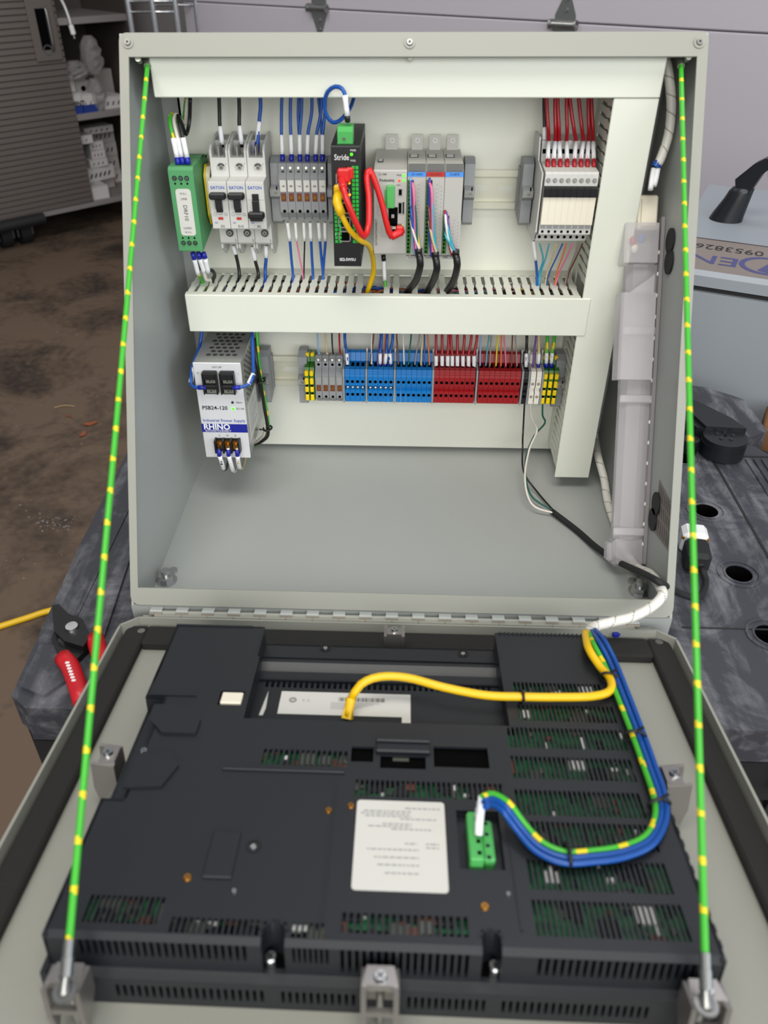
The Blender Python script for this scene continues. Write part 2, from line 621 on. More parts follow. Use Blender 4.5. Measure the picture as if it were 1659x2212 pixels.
for px, py in ((277, 93), (885, 93), (1510, 92)):
    P = hit(px, py, (0, 0, -2), SN)
    b = B()
    b.ring(P + SN * .3, P + SN * 1.1, 4.4, 2.6, 18, mi=2)
    b.cyl(P + SN * .3, P + SN * 2.6, 2.8, 2.2, 14)
    b.cyl(P + SN * 2.6, P + SN * 2.8, 1.1, n=6, mi=1)
    wp('cover_screw', b, ['steel', 'dark_steel', 'paint'], enc)
for px, py in ((296, 124), (886, 119), (1490, 120)):       # tips of the studs under the top lip
    P = hit(px, py, (0, 0, -2), SN)
    b = B()
    b.cyl(P - SN * 2, P - SN * 8, 2.4, 1.9, 10)
    wp('stud', b, 'zinc', enc)
for x in (-218, 221):
    b = B()
    b.cyl((x, 62, -29), (x, 62, -27.4), 9.5, n=20)
    b.cyl((x, 62, -27.4), (x, 62, -21), 7.2, n=6, sm=False)
    b.cyl((x, 62, -21), (x, 62, -16), 4.2, n=12)
    b.cyl((x + 3 * (1 if x < 0 else -1), 75, -29), (x + 3 * (1 if x < 0 else -1), 75, -26), 4, n=10)
    wp('fixing_bolt', b, 'chrome', enc)
q = [atx(px, py, 227.8) for px, py in ((1424, 1035), (1452, 1090), (1447, 1195), (1413, 1150))]
b = B()
b.add(q, [(0, 1, 2, 3)])
for k in range(7):
    t = (k + .7) / 8
    a, c = q[0].lerp(q[1], t), q[3].lerp(q[2], t)
    for s0, s1 in ((.06, .3), (.36, .6), (.66, .93)):
        e = (q[1] - q[0]).normalized() * 1.6
        o = Vector((-.2, 0, 0))
        b.add([a.lerp(c, s0) + o, a.lerp(c, s1) + o, a.lerp(c, s1) + e + o, a.lerp(c, s0) + e + o], [(0, 1, 2, 3)], 1)
wp('wiring_label', b, ['sticker', 'dark_steel'], enc, 'small grey data sticker with dark print')

# mounting plate
plate = thing('mounting_plate', 'off-white steel mounting plate on the back wall of the enclosure', 'plate', (0, YB, -24))
b = B()
b.box(-211, 220, YB, YB + 2.5, -24, 386)
b.box(-211, -209, YB, YB + 7, -24, 386)
b.box(218, 220, YB, YB + 7, -24, 386)
wp('sheet', b, 'plate', plate)
for x in (-190, 190):
    for z in (-10, 380):
        b = B()
        b.cyl((x, YB, z), (x, YB - 3, z), 5, n=6, sm=False)
        wp('plate_nut', b, 'zinc', plate)

# ---------------------------------------------------------------- open door
DROT = (-TD, 0, 0)
dr = thing('enclosure_door', 'grey enclosure door swung down open in front of the enclosure, rimmed with black gasket', 'door', DP, DROT)
XL, XR, VE = -232.5, 227.0, 400.0
b = B()
b.box(XL, XR, -VE, -5, -16, -14)
part('skin', b, 'paint', dr)
b = B()
for x0, x1 in ((XL - 1, XL + 1), (XR - 1, XR + 1)):
    b.prism([(-VE, -16), (-16, -16), (-16, -1), (-20, 0), (-VE, 0)], 'x', x0, x1)
for sgn, xe in ((1, XL), (-1, XR)):                  # cropped corners of the rim at the hinge side
    b.add([(xe - sgn, -17, 0), (xe - sgn, -17, -16), (xe + sgn * 12, -5, -16), (xe + sgn * 12, -5, 0), (xe + sgn, -18, 0), (xe + sgn, -18, -16), (xe + sgn * 13, -7, -16), (xe + sgn * 13, -7, 0)],
          [(0, 1, 2, 3), (4, 5, 6, 7), (0, 3, 7, 4), (1, 2, 6, 5)])
b.box(XL + 12, XR - 12, -7, -5, -16, 0)
b.box(XL + 1, XR - 1, -VE - 1, -VE + 1, -16, 0)
part('rim', b, 'paint', dr)
for x0, x1, y0, y1 in ((XL + 3, XL + 21, -VE + 3, -9), (XR - 21, XR - 3, -VE + 3, -9), (XL + 21, XR - 21, -33, -9), (XL + 21, XR - 21, -VE + 3, -VE + 20)):
    b = B()
    b.box(x0, x1, y0, y1, -14, -6, c=1.5)
    part('gasket', b, 'foam', dr)
for px, py in ((305, 1362), (1424, 1386)):
    P = atd(px, py, -5.5)
    b = B()
    b.cyl((P.x, P.y, -6.2), (P.x, P.y, -5.6), 3.2, n=12)
    part('gasket_hole', b, 'steel', dr)
P = atd(1330, 1371, -4)
b = B()
b.box(P.x - 2.6, P.x + 2.6, P.y - 1.8, P.y + 1.8, -6, -2, c=.8)
b.box(P.x - 1, P.x + 3.6, P.y - .7, P.y + .7, -4.5, -3)
b.v = [tuple(d2w(v)) for v in b.v]
solo('wire_clip', b, 'ferrule', 'tiny blue plastic clip on the black gasket beside the white wrapped cable', 'clip', tuple(d2w((P.x, P.y, -6))))
# continuous hinge between box and door
b = B()
b.box(-219, 212, -4.5, 2, -4.5, -3)
part('hinge_leaf', b, 'paint', dr)
kb = B()
kb.cyl((-11.7, 0, 0), (11.7, 0, 0), 2.1, n=12)
kb.box(-11.7, 11.7, -6, 0, -1.4, .6)
km = kb.mesh('hinge_knuckle', 'paint')
kc = B()
kc.cyl((-5.2, 0, 0), (5.2, 0, 0), 2.1, n=12)
kc.box(-5.2, 5.2, 0, 4, -.5, 2)
kc.box(-5.4, 5.4, -3.6, -3.3, -1, 1, mi=1)
kn = kc.mesh('hinge_knuckle', ['paint_in', 'wrap_gap'])
for k in range(19):
    x = -213 + 22.4 * k + 6
    if x < 208:
        part('hinge_knuckle', kn, None, dr, loc=(x, 1.5, 1.2))
for k in range(18):
    part('hinge_knuckle', km, None, dr, loc=(-213 + 22.4 * k + 17.2, 1.5, 0))

# ---------------------------------------------------------------- operator panel (seen from its back) in the door
hm = thing('operator_panel', 'large dark grey touchscreen panel seen from its vented back, set in the open door', 'operator panel', DP, DROT)
X0, X1, V0, V1, WT = -171.0, 157.0, 57.0, 314.0, 30.0


def rowh(pl, pr, n, hgt, duty=.6, w=WT):
    """n vent slots between two pixels, hgt pixels tall -> rectangles in door coordinates"""
    a, c = atd(*pl, w), atd(*pr, w)
    t, u = atd(pl[0], pl[1] - hgt / 2, w), atd(pl[0], pl[1] + hgt / 2, w)
    ym, dy = (a.y + c.y) / 2, abs(t.y - u.y) / 2
    p = (c.x - a.x) / n
    return [(a.x + p * (k + .5 - duty / 2), a.x + p * (k + .5 + duty / 2), ym - dy, ym + dy) for k in range(n)]


def qr(px0, py0, px1, py1, w=WT):
    a, c = atd(px0, py0, w), atd(px1, py1, w)
    return (min(a.x, c.x), max(a.x, c.x), min(a.y, c.y), max(a.y, c.y))


def rx(h, x0, x1):
    return (x0, x1, h[2], h[3])


slots = []
slots += rowh((1108, 1483), (1300, 1490), 22, 22)
slots += rowh((1118, 1537), (1330, 1545), 23, 36)
slots += rowh((1095, 1589), (1352, 1602), 26, 44)
slots += rowh((1103, 1652), (1372, 1668), 26, 48)
slots += rowh((1112, 1727), (1392, 1745), 26, 54)
slots += rowh((1125, 1798), (1420, 1815), 26, 58)
slots += rowh((1138, 1880), (1450, 1905), 26, 66)
slots += rowh((1150, 1975), (1487, 2000), 27, 78)
slots += rowh((565, 1633), (752, 1640), 16, 34)
slots += rowh((765, 1700), (1088, 1712), 29, 36)
slots += rowh((185, 1960), (352, 1968), 14, 60)
slots += rowh((365, 1996), (562, 2004), 15, 34)
slots += rowh((628, 2008), (702, 2011), 6, 34)
slots += rowh((735, 1992), (1014, 2002), 18, 44)
trough = (-104, 75, -atd(820, 1449, 20).y * 0 + atd(820, 1449, 20).y, -V0)       # long hollow along the hinge side
trough = (-104, 75, trough[2], -V0)
bay = (-100.5, 73, atd(820, 1560, WT).y, trough[2])                              # sunken bay with the network socket
well = qr(985, 1750, 1092, 1880)                                                 # power socket well
win = [qr(760, 1612, 806, 1646), qr(822, 1630, 920, 1662), qr(936, 1612, 1058, 1660)]
notch = [(X0, -158, -229, -141)]
caps = [qr(566, 2012, 608, 2075), qr(1042, 2042, 1092, 2110)]
caps = [(c[0], c[1], -V1, -302.5) for c in caps]
conn_hole = qr(478, 1492, 522, 1524)
b = B()
b.perf(X0, X1, -V1 + 3, -V0, slots + [trough, bay, well] + win + notch + caps + [conn_hole], WT, 1.8)
# cropped corner and edges: outer skirt following the outline
b.box(X0, X0 + 2, -V1, -230, 8, WT)
b.box(X0, X0 + 2, -140, -V0, -13, WT)
b.box(X0, X0 + 2, -230, -140, -13, 18)
b.box(-158, -156, -229, -141, 16, WT)
b.box(X0, -157, -231, -229, 16, WT)
b.box(X0, -157, -141, -139, 16, WT)
b.box(X0 + 1, -157, -229, -141, 16, 18)
b.box(X1 - 2, X1, -V1, -V0, -13, WT)
b.box(X0, X1, -V0 - 2, -V0, -13, 14)
b.box(X0, -104, -V0 - 2, -V0, 14, WT)
b.box(75, X1, -V0 - 2, -V0, 14, WT)
b.box(X0, X1, -V1 + 3, -V0, -12, -9)                                             # inner floor, dark
part('housing', b, 'hmi', hm)
b = B()                                                                          # near face, two tiers with their own slots
h1 = [rx(h, h[0], h[1]) for h in []]
def face(pl, pr, n, w0, w1, duty=.5):
    a, c = atd(*pl, (w0 + w1) / 2), atd(*pr, (w0 + w1) / 2)
    p = (c.x - a.x) / n
    return [(a.x + p * (k + .5 - duty / 2), a.x + p * (k + .5 + duty / 2), w0, w1) for k in range(n)]
f1 = face((165, 2050), (535, 2062), 24, 16, 28.5) + face((628, 2066), (712, 2070), 7, 16, 28.5) + face((732, 2070), (1016, 2085), 18, 10, 29) + face((1158, 2092), (1505, 2105), 21, 14, 27)
f2 = face((252, 2125), (576, 2138), 21, -8, 1) + face((606, 2140), (772, 2146), 11, -8, 1) + face((876, 2150), (1050, 2158), 12, -8, 1) + face((1078, 2160), (1400, 2175), 21, -8, 1)
b.perf(X0, X1, 6, WT - 2.5, f1 + [(c[0], c[1], 6.5, WT - 2.5) for c in caps], -V1, -3, 'y')
cc = [X0] + [x for c in caps for x in c[:2]] + [X1]
for x0, x1 in zip(cc[::2], cc[1::2]):
    b.add([(x0, -V1, WT - 2.5), (x1, -V1, WT - 2.5), (x1, -V1 + 3, WT), (x0, -V1 + 3, WT)], [(0, 1, 2, 3)], 1)
b.perf(X0 - 3, X1 + 3, -13.5, 6, f2, -V1 - 5, -3, 'y')
b.add([(X0 - 3, -V1 - 5, 6), (X1 + 3, -V1 - 5, 6), (X1 + 3, -V1, 7), (X0 - 3, -V1, 7)], [(0, 1, 2, 3)])
b.box(X0 - 3, X0, -V1 - 5, -V1 + 30, -13.5, 8)
b.box(X1, X1 + 3, -V1 - 5, -V1 + 30, -13.5, 8)
for x0, x1 in zip(cc[::2], cc[1::2]):
    b.box(x0, x1, -V1 + 6, -V1 + 7, -13, WT - 6, mi=2)
part('front_vent_face', b, ['hmi', 'hmi', 'hole'], hm)
b = B()                                                                          # hollow with two steps
b.box(trough[0], trough[1], -V0 - 22, -V0, 10, 14)
b.add([(-104, -V0 - 22, 14), (75, -V0 - 22, 14), (75, -V0 - 32, 7), (-104, -V0 - 32, 7)], [(0, 1, 2, 3)])
b.box(-104, 75, trough[2], -V0 - 32, 4, 7)
b.box(-104, 75, -V0 - 46, -V0 - 44, 7, 17, c=.8)
b.box(-104, 75, trough[2], -V0 - 46, 14, 17)
b.box(-104.5, -102.5, trough[2], -V0, 4, WT - .2)
b.box(73.5, 75.5, trough[2], -V0, 4, WT - .2)
part('hollow', b, 'hmi', hm)
b = B()                                                                          # floor and back wall of the network bay
sl = rowh((572, 1470), (1062, 1480), 40, 26, .5, 16)
b.perf(bay[0], bay[1], bay[2], bay[3] + .1, sl, 15, 2)
b.box(bay[0] - 1, bay[1] + 1, bay[2] - 1.5, bay[2], 13, WT - .1)
b.box(bay[0] - 2, bay[0], bay[2], bay[3], 13, WT - .2)
b.box(bay[1], bay[1] + 2, bay[2], bay[3], 13, WT - .2)
part('network_bay', b, 'hmi', hm)
b = B()
b.box(well[0], well[1], well[2], well[3], 22, 24)
b.box(well[0] - 1.5, well[0], well[2], well[3], 8, WT - .3)
b.box(well[1], well[1] + 1.5, well[2], well[3], 8, WT - .3)
b.box(well[0], well[1], well[2] - 1.5, well[2], 8, WT - .3)
b.box(well[0], well[1], well[3], well[3] + 1.5, 8, WT - .3)
part('plug_well', b, 'hmi', hm)
for q in win:
    b = B()
    b.box(q[0] - 3, q[1] + 3, q[2] - 3, q[3] + 3, 26, 26.5)
    part('window_dark', b, 'hole', hm)  # near-black sheet stands in for the shade inside the empty window
for q in caps:                                                                   # U-shaped screw recesses at the near edge
    b = B()
    b.box(q[0], q[1], q[2] - .1, q[3], 5, 6, mi=1)
    b.box(q[0] - 1.5, q[0], q[2] + 3, q[3], 5, WT - .1)
    b.box(q[1], q[1] + 1.5, q[2] + 3, q[3], 5, WT - .1)
    for k in range(8):
        a0, a1 = math.pi * k / 8, math.pi * (k + 1) / 8
        r = (q[1] - q[0]) / 2
        cx, cy = (q[0] + q[1]) / 2, q[3] - r
        b.add([(cx + r * math.cos(t), cy + r * math.sin(t), z) for t in (a0, a1) for z in (5, WT)], [(0, 1, 3, 2)], 0)
        b.add([(cx + r * math.cos(a0), cy + r * math.sin(a0), WT), (cx + r * math.cos(a1), cy + r * math.sin(a1), WT), (cx + r * 1.45 * math.cos((a0 + a1) / 2), cy + r * 1.45 * math.sin((a0 + a1) / 2), WT)], [(0, 1, 2)], 0)
    part('screw_recess', b, ['hmi', 'hole'], hm)
def bump(name, label=None, **k):                                                 # raised plates, ribs and steps on the back
    return part(name, k['b'], 'hmi', hm, label)


q = qr(480, 1660, 745, 1670)
bump('step_rib', b=B().box(q[0], q[1], q[3] - 1.5, q[3], WT - .4, WT + 1.6, c=.6))
q = qr(462, 1797, 500, 1900)
bump('raised_tab', b=B().box(q[0], q[1], q[2], q[3], WT, WT + 1.4, c=.6))
q = qr(812, 1604, 930, 1632)
bump('card_cover', b=B().box(q[0], q[1], q[2], q[3], WT, WT + 3, c=1))
bump('card_cover_grip', b=B().box(q[0], q[1], q[3] - 3, q[3], WT + 3, WT + 5, c=.8))
q = qr(726, 1690, 1128, 2012)
for x in (q[0], q[1]):
    bump('seam_rib', b=B().box(x - .6, x + .6, q[2], q[3], WT, WT + .8))
q = qr(320, 1494, 425, 1505)
bump('step_rib', b=B().box(X0 + 1, q[1], q[2], q[3] - 3, WT, WT + 1))
bump('corner_step', b=B().prism([(-162, -150), (-140, -150), (-128, -163), (-128, -176), (-150, -176), (-162, -163)], 'z', WT - .1, WT + 2.2))
bump('corner_step', b=B().prism([(-160, -196), (-140, -192), (-132, -203), (-138, -220), (-160, -222)], 'z', WT - .1, WT + 1.8))
bump('edge_rib', b=B().box(-171, -112, -58.5, -57, WT, WT + .8))
tm = B().box(0, 1.5, -60, -57, WT, WT + 1).mesh('edge_tooth', 'hmi')
for k in range(24):
    part('edge_tooth', tm, None, hm, loc=(77 + k * 3.2, 0, 0))
tm = B().box(X1, X1 + 1.2, 0, -4, 2, WT - 1).mesh('side_rib', 'hmi')
for k in range(26):
    part('side_rib', tm, None, hm, loc=(0, -92 - k * 8.4, 0))
b = B()
hl = [(well[0] - 2, well[1] + 2, well[2] - 2, well[3] + 2), *[(c[0] - 2, c[1] + 2, -V1, c[3] + 2) for c in caps], (X0, -150, -235, -135)]
b.perf(X0 + 6, X1 - 6, -V1 + 12, bay[2] - 3, hl, 25.2, 1.6)
b.perf(78, X1 - 6, bay[2] - 3, -V0 - 36, [], 25.2, 1.6)
part('circuit_board', b, 'pcb', hm)
b = B()
random.seed(8)
for k in range(420):
    x, y = random.choice([(random.uniform(80, 145), random.uniform(-305, -100)), (random.uniform(-90, 70), random.uniform(-215, -180)), (random.uniform(-150, 60), random.uniform(-306, -282))])
    a, c = random.choice([(1.2, 2), (2, 1.2), (3.5, 3.5), (1, 5), (5, 5), (1.6, 1.6)])
    if any(q[0] - 3 < x < q[1] + 3 and q[2] - 3 < y < q[3] + 3 for q in win + [well] + caps):
        continue
    b.box(x - a, x + a, y - c, y + c, 25.2, 25.2 + random.uniform(.6, 2.2), mi=random.choice([0, 0, 0, 1, 2, 2, 2, 3]))
part('board_components', b, ['comp', 'white', 'black', 'w_brown'], hm, kind='stuff')
for px, py, r, m in ((710, 1751, 2.1, 'brass'), (758, 1741, 2.1, 'brass'), (405, 1896, 2.3, 'brass'), (1047, 1959, 2.3, 'brass'), (311, 1622, 2.4, 'chrome'), (506, 1926, 1.3, 'chrome'), (1098, 1932, 1.3, 'chrome')):
    P = atd(px, py, WT)
    b = B()
    screw(b, (P.x, P.y, WT - .2), (0, 0, 1), r)
    part('screw', b, [m, 'dark_steel'], hm, loc=None)
for px, py, w_ in ((548, 1826, WT - .2), (703, 1398, 14), (1000, 1410, 14), (590, 2058, 6), (1066, 2092, 6)):
    P = atd(px, py, w_ + 1)
    if w_ == 6:
        P.y = -309.5
    b = B()
    if w_ > 6:
        b.ring((P.x, P.y, w_), (P.x, P.y, w_ + .5), 4.4, 3.2, mi=1)
        b.cyl((P.x, P.y, w_ - 2), (P.x, P.y, w_ + .1), 3.3, mi=1)
        screw(b, (P.x, P.y - .8, w_), (0, 0, 1), 1.9)
    else:
        b.cyl((P.x, P.y, 6), (P.x, P.y, 13), 3, n=12)
        screw(b, (P.x, P.y, 13), (0, 0, 1), 3.2)
    part('screw', b, ['chrome', 'black'], hm, label='recessed screw')
q = conn_hole
b = B()
b.box(q[0], q[1], q[2], q[3], 22, 24, mi=1)
b.box(q[0] + 1.5, q[1] - 1, q[2] + 2, q[3] - 1.5, 24, WT + .5, c=.6)
part('service_socket', b, ['cream', 'wrap_gap'], hm, label='small cream socket')
q = qr(578, 1494, 594, 1548)
b = B()
b.prism([(q[0] - 2, q[2] + 1), (q[0] + .4, q[2] + 1), (q[0] + 1.4, q[2] + 8), (q[0] + .6, q[3] + 1)], 'z', WT, WT + .15)
part('corner_sticker', b, 'plc', hm, label='narrow pale wedge of a sticker')


def plabel(name, outline, w, label):
    b = B()
    b.prism(outline, 'z', w, w + .25)
    return part(name, b, 'label', hm, label)


q = qr(609, 1493, 887, 1552, 15.3)
q2 = qr(860, 1540, 886, 1582, 15.3)
plabel('serial_label', [(q[0], q[2] + 1), (q[0], q[3]), (q[1], q[3]), (q[1], q[2] - 5), (q[1] - 6, q[2] - 5), (q[1] - 6, q[2] + 1)], 15.1, 'white serial number label in the network bay')
b = B()
for k in range(30):
    x = q[0] + (q[1] - q[0]) * (.45 + .36 * k / 30)
    b.box(x, x + random.choice([.35, .7]), q[3] - 9, q[3] - 5, 15.36, 15.4)
for k in range(5):
    y = q[3] - 10.5 - k * 1.5
    b.box(q[0] + 36, q[0] + 70 - k * 4, y - .5, y, 15.36, 15.4, mi=1)
b.ring((q[0] + 9, q[3] - 9, 15.36), (q[0] + 9, q[3] - 9, 15.42), 2.6, 2.0, 16)
b.ring((q[0] + 9, q[3] - 9, 15.36), (q[0] + 9, q[3] - 9, 15.42), 1.4, 1.0, 12)
for cx in (17, 20.5):
    for k in range(6):
        a0 = math.radians(-120 + k * 40)
        b.box(q[0] + cx - 1.1 * math.cos(a0) - .2, q[0] + cx - 1.1 * math.cos(a0) + .2, q[3] - 9 + 1.1 * math.sin(a0) - .2, q[3] - 9 + 1.1 * math.sin(a0) + .2, 15.36, 15.4)
part('label_print', b, ['ink', 'ink_grey'], hm, kind='stuff')
q = qr(772, 1728, 962, 1930)
q = (q[0], atd(968, 1900, WT).x, q[2], q[3])
r = 2.0
ol = []
for cx, cy, a0 in ((q[1] - r, q[3] - r, 0), (q[0] + r, q[3] - r, 90), (q[0] + r, q[2] + r, 180), (q[1] - r, q[2] + r, 270)):
    ol += [(cx + r * math.cos(math.radians(a0 + k * 30)), cy + r * math.sin(math.radians(a0 + k * 30))) for k in range(4)]
plabel('rating_label', ol, WT + .02, 'large white rating label with faint upside-down print')
b = B()
for k, (f, a, c) in enumerate([(.09, .55, .95), (.13, .08, .62), (.16, .05, .6), (.19, .1, .62), (.22, .5, .9), (.28, .3, .62), (.31, .14, .62), (.34, .4, .85), (.5, .55, .68), (.5, .78, .92), (.54, .78, .92), (.57, .14, .7), (.655, .22, .7), (.735, .26, .7), (.82, .34, .7)]):
    y = q[3] - f * (q[3] - q[2])
    x = q[0] + a * (q[1] - q[0])
    xe = q[0] + c * (q[1] - q[0])
    while x < xe:
        l = random.uniform(1.2, 3.4)
        b.box(x, min(x + l, xe), y - .45, y + .45, WT + .3, WT + .33)
        x += l + .7
part('label_print', b, 'ink_grey', hm, kind='stuff')


# power plug and its cable group, network lead -------------------------------------------------
P0c = atd(1040, 1872, 34)
q = qr(1006, 1768, 1072, 1872, 30)
plug = thing('power_plug', 'green pluggable power terminal on the back of the operator panel', 'plug', d2w(((q[0] + q[1]) / 2, q[2], 10)), DROT)
hw = (q[1] - q[0]) / 2
L = q[3] - q[2]
b = B()
b.box(-hw, -hw + 7.5, 0, L, 0, 25, c=.8)
b.box(-hw + 7.5, hw, 2.5, L - 2, 0, 22, c=1.2)
b.box(-hw + 1, -hw + 6, L, L + 1.2, 2, 24)
part('plug_body', b, 'green_plug', plug)
for k in range(4):
    b = B()
    b.ring((-hw + 10.5, 4 + k * (L - 9) / 3, 22), (-hw + 10.5, 4 + k * (L - 9) / 3, 22.3), 1.7, 1.1, 12)
    b.cyl((-hw + 10.5, 4 + k * (L - 9) / 3, 22.02), (-hw + 10.5, 4 + k * (L - 9) / 3, 22.08), 1.1, n=12, mi=1)
    part('terminal_screw', b, ['green_box', 'hole'], plug)
    b = B()
    b.box(-hw + 4.2, -hw + 6.4, 3 + k * (L - 9) / 3, 5.4 + k * (L - 9) / 3, 25, 25.1)
    part('wire_port', b, 'hole', plug)


def dpath(pts):
    return [d2w(atd(px, py, w)) for px, py, w in pts]


def cable(name, pts, r, mat, label, cat, group=None, n=10, **k):
    b = B()
    b.tube(pts, r, n, **k)
    return solo(name, b, mat, label, cat, tuple(pts[0]), group)


GY = ['w_green', 'w_yellow']
yel = dpath([(1264, 1366, 29), (1271, 1400, 39), (1296, 1440, 36), (1318, 1466, 35.5), (1318, 1492, 35.5), (1280, 1504, 35.5), (1200, 1506, 35.5), (1128, 1505, 35.5), (1050, 1502, 36), (960, 1485, 40), (880, 1464, 42), (820, 1462, 42), (780, 1478, 38), (758, 1510, 28)])
net = cable('network_cable', yel, 2.9, 'cable_yellow', 'yellow network cable curving across the operator panel to its socket', 'cable')
e0, e1 = Vector(yel[-1]), d2w(atd(751, 1548, 19))
b = B()
b.tube([e0, e0.lerp(e1, .5), e1], 3.3, 10)
b.box(-4, 4, -4, 4, 0, 0.01)
b = B()
b.tube([e0 - (e1 - e0) * .05, e0.lerp(e1, .3), e1], 3.5, 10)
b.cyl(e0.lerp(e1, .5), e1 + (e1 - e0) * .12, 3.6, 4.8, 4, sm=False)
part('strain_boot', b.mesh('strain_boot', 'cable_yellow', tuple(yel[0])), None, net)
run = [(1272, 1366, 29), (1283, 1392, 39), (1308, 1440, 36), (1340, 1520, 35), (1366, 1588, 34.5), (1392, 1660, 34.5), (1412, 1720, 34.5), (1415, 1765, 34.5), (1395, 1805, 34.5), (1345, 1828, 34.5), (1280, 1838, 34.5), (1220, 1840, 34.5), (1170, 1818, 35), (1130, 1775, 38), (1100, 1735, 44), (1065, 1715, 54), (1042, 1722, 58)]
for i, (dx, dy, m, lab) in enumerate(((0, 0, GY, 'green and yellow striped power lead looping across the operator panel to the green plug'), (9, 4, 'cable_blue', 'inner of two blue power leads looping across the operator panel'), (18, 8, 'cable_blue', 'outer of two blue power leads looping across the operator panel'))):
    P = []
    for k, (x, y, w_) in enumerate(run):
        tx, ty = run[min(k + 1, len(run) - 1)][0] - run[max(k - 1, 0)][0], run[min(k + 1, len(run) - 1)][1] - run[max(k - 1, 0)][1]
        l = math.hypot(tx, ty)
        ox, oy = ty / l, -tx / l                  # to the outside of the bend
        sc = (i * 12) * (1 if k > 0 else .6)
        if k >= 13:
            sc = i * 11
        P.append((x + ox * sc, y + oy * sc, w_))
    kw = dict(helix=(24, .22, .2), n=14) if i == 0 else dict(n=10)
    o = cable('power_lead', dpath(P), 1.75, m, lab, 'wire', 'power leads of the operator panel', **kw)
    a, e = d2w(atd(1042 - i * 3, 1722 + i * 12, 57 - i * 5)), d2w(atd(1034, 1790 + i * 7, 38))
    b = B()
    b.tube([a, a.lerp(e, .5) + DN * 1, e], 2.3, 8)
    part('marker_sleeve', b.mesh('marker_sleeve', 'sleeve', tuple(dpath(P[:1])[0])), None, o)
for px, py, ang, where in ((1316, 1464, 12, 'where the yellow cable leaves the bundle'), (1127, 1505, 80, 'around the yellow network cable alone'), (1372, 1590, 8, 'around the three leads below the upper bend'), (1424, 1738, -5, 'around the leads near the right edge clip'), (1226, 1846, 85, 'around the leads at the bottom of the loop')):
    b = B()
    c = d2w(atd(px, py, 35.2))
    ca, sa = math.cos(math.radians(ang)), math.sin(math.radians(ang))
    ax = Vector((ca, 0, 0)) - DD * sa * -1
    ww = 4.2 if '1127' in str(px) else 6.2
    pts = []
    for k in range(17):
        t = 2 * math.pi * k / 16
        pts.append(c + ax * ww * math.cos(t) + DN * 4.4 * math.sin(t))
    b.tube(pts, 1.0, 6, smooth=False)
    b.box(-1, 1, -1, 1, -1, 1)
    b2 = B()
    b2.v, b2.f, b2.m, b2.s = b.v[:-8], b.f[:-6], b.m[:-6], b.s[:-6]
    b2.cyl(c + DN * 4, c + DN * 8 + ax * 4, 1.0, n=6)
    solo('cable_tie', b2, 'black', 'black cable tie ' + where, 'cable tie', tuple(c), 'cable ties on the operator panel')

# mounting clips of the operator panel
def clip(px, py, w, label, rz, big=1.0):
    P = atd(px, py, w)
    t = thing('mounting_clip', label, 'clip', d2w((P.x, P.y, w - 22)), (-TD, 0, 0), 'metal mounting clips of the operator panel')
    m = Matrix.Rotation(rz, 4, 'Z')
    b = B()
    k = big
    b.prism([(-8.5 * k, -7 * k), (8.5 * k, -7 * k), (6.5 * k, 3 * k), (-6.5 * k, 3 * k)], 'z', 18, 22)
    for sg in (-1, 1):
        b.prism([(-11 * k, 22), (3 * k, 20), (3 * k, 4), (-4 * k, -4), (-9 * k, -12), (-12 * k, 2)], 'x', sg * 9 * k, sg * 6.4 * k)
    b.box(-6.6 * k, 6.6 * k, -11.5 * k, -8.5 * k, 5, 8)
    b.box(-6.6 * k, 6.6 * k, 0, 2.5 * k, 0, 19)
    part('bracket', b.xf(m), 'clip', t)
    b = B()
    b.cyl((0, -3 * k, -20), (0, -3 * k, 22), 1.9)
    screw(b, (0, -3 * k, 22), (0, 0, 1), 3.4 * k, h=2)
    part('clamp_screw', b.xf(m), ['chrome', 'dark_steel'], t)
    return t


clip(852, 1366, 16, 'metal mounting clip at the middle of the hinge side of the operator panel', math.pi, .9)
clip(244, 1628, 26, 'metal mounting clip on the left edge of the operator panel', -math.pi / 2)
clip(1446, 1672, 26, 'metal mounting clip on the right edge of the operator panel', math.pi / 2)
clip(148, 2092, 24, 'metal mounting clip at the near left corner under the left ground wire', 0, 1.0)
clip(822, 2098, 22, 'metal mounting clip at the middle of the near edge', 0, 1.0)
clip(1522, 2128, 24, 'metal mounting clip at the near right corner under the right ground wire', 0, 1.0)

# green and yellow ground wires that hold the door
for a, e, lab in ((hit(319, 136, (0, 226, 0), Vector((0, 1, 0))), (149, 2040), 'left'), (hit(1471, 136, (0, 226, 0), Vector((0, 1, 0))), (1523, 2068), 'right')):
    E = d2w(atd(e[0], e[1], 40))
    b = B()
    mid = a.lerp(E, .5) + Vector((0, 0, -2))
    b.tube([a, mid, E], 1.85, 16, helix=(21.5, .15, .12), step=1.3)
    o = solo('ground_wire', b, GY, 'taut green wire with yellow stripe holding the door on the %s' % lab, 'wire', tuple(a), 'green and yellow wires from the enclosure to the door')
    d = (E - a).normalized()
    b = B()
    b.cyl(E - d * 2, E + d * 5, 2.6, 2.6, 12)
    b.cyl(E + d * 5, E + d * 13, 3.0, 2.8, 12)
    b.cyl(E + d * 13, E + d * 20, 2.0, 3.4, 10)
    b.cyl(E + d * 19 - DN * 1, E + d * 19 + DN * .6, 5.4, n=14)
    part('ring_terminal', b.mesh('ring_terminal', 'steel', tuple(a)), None, o)
    b = B()
    b.cyl(a - d * 12, a + d * 4, 2.9, n=10)
    b.cyl(a - d * 13, a - d * 13 + Vector((0, 6, 4)), 4, n=8)
    part('ring_terminal', b.mesh('ring_terminal', 'zinc', tuple(a)), None, o)


# ---------------------------------------------------------------- wiring ducts
FP = 8.96                                            # finger pitch


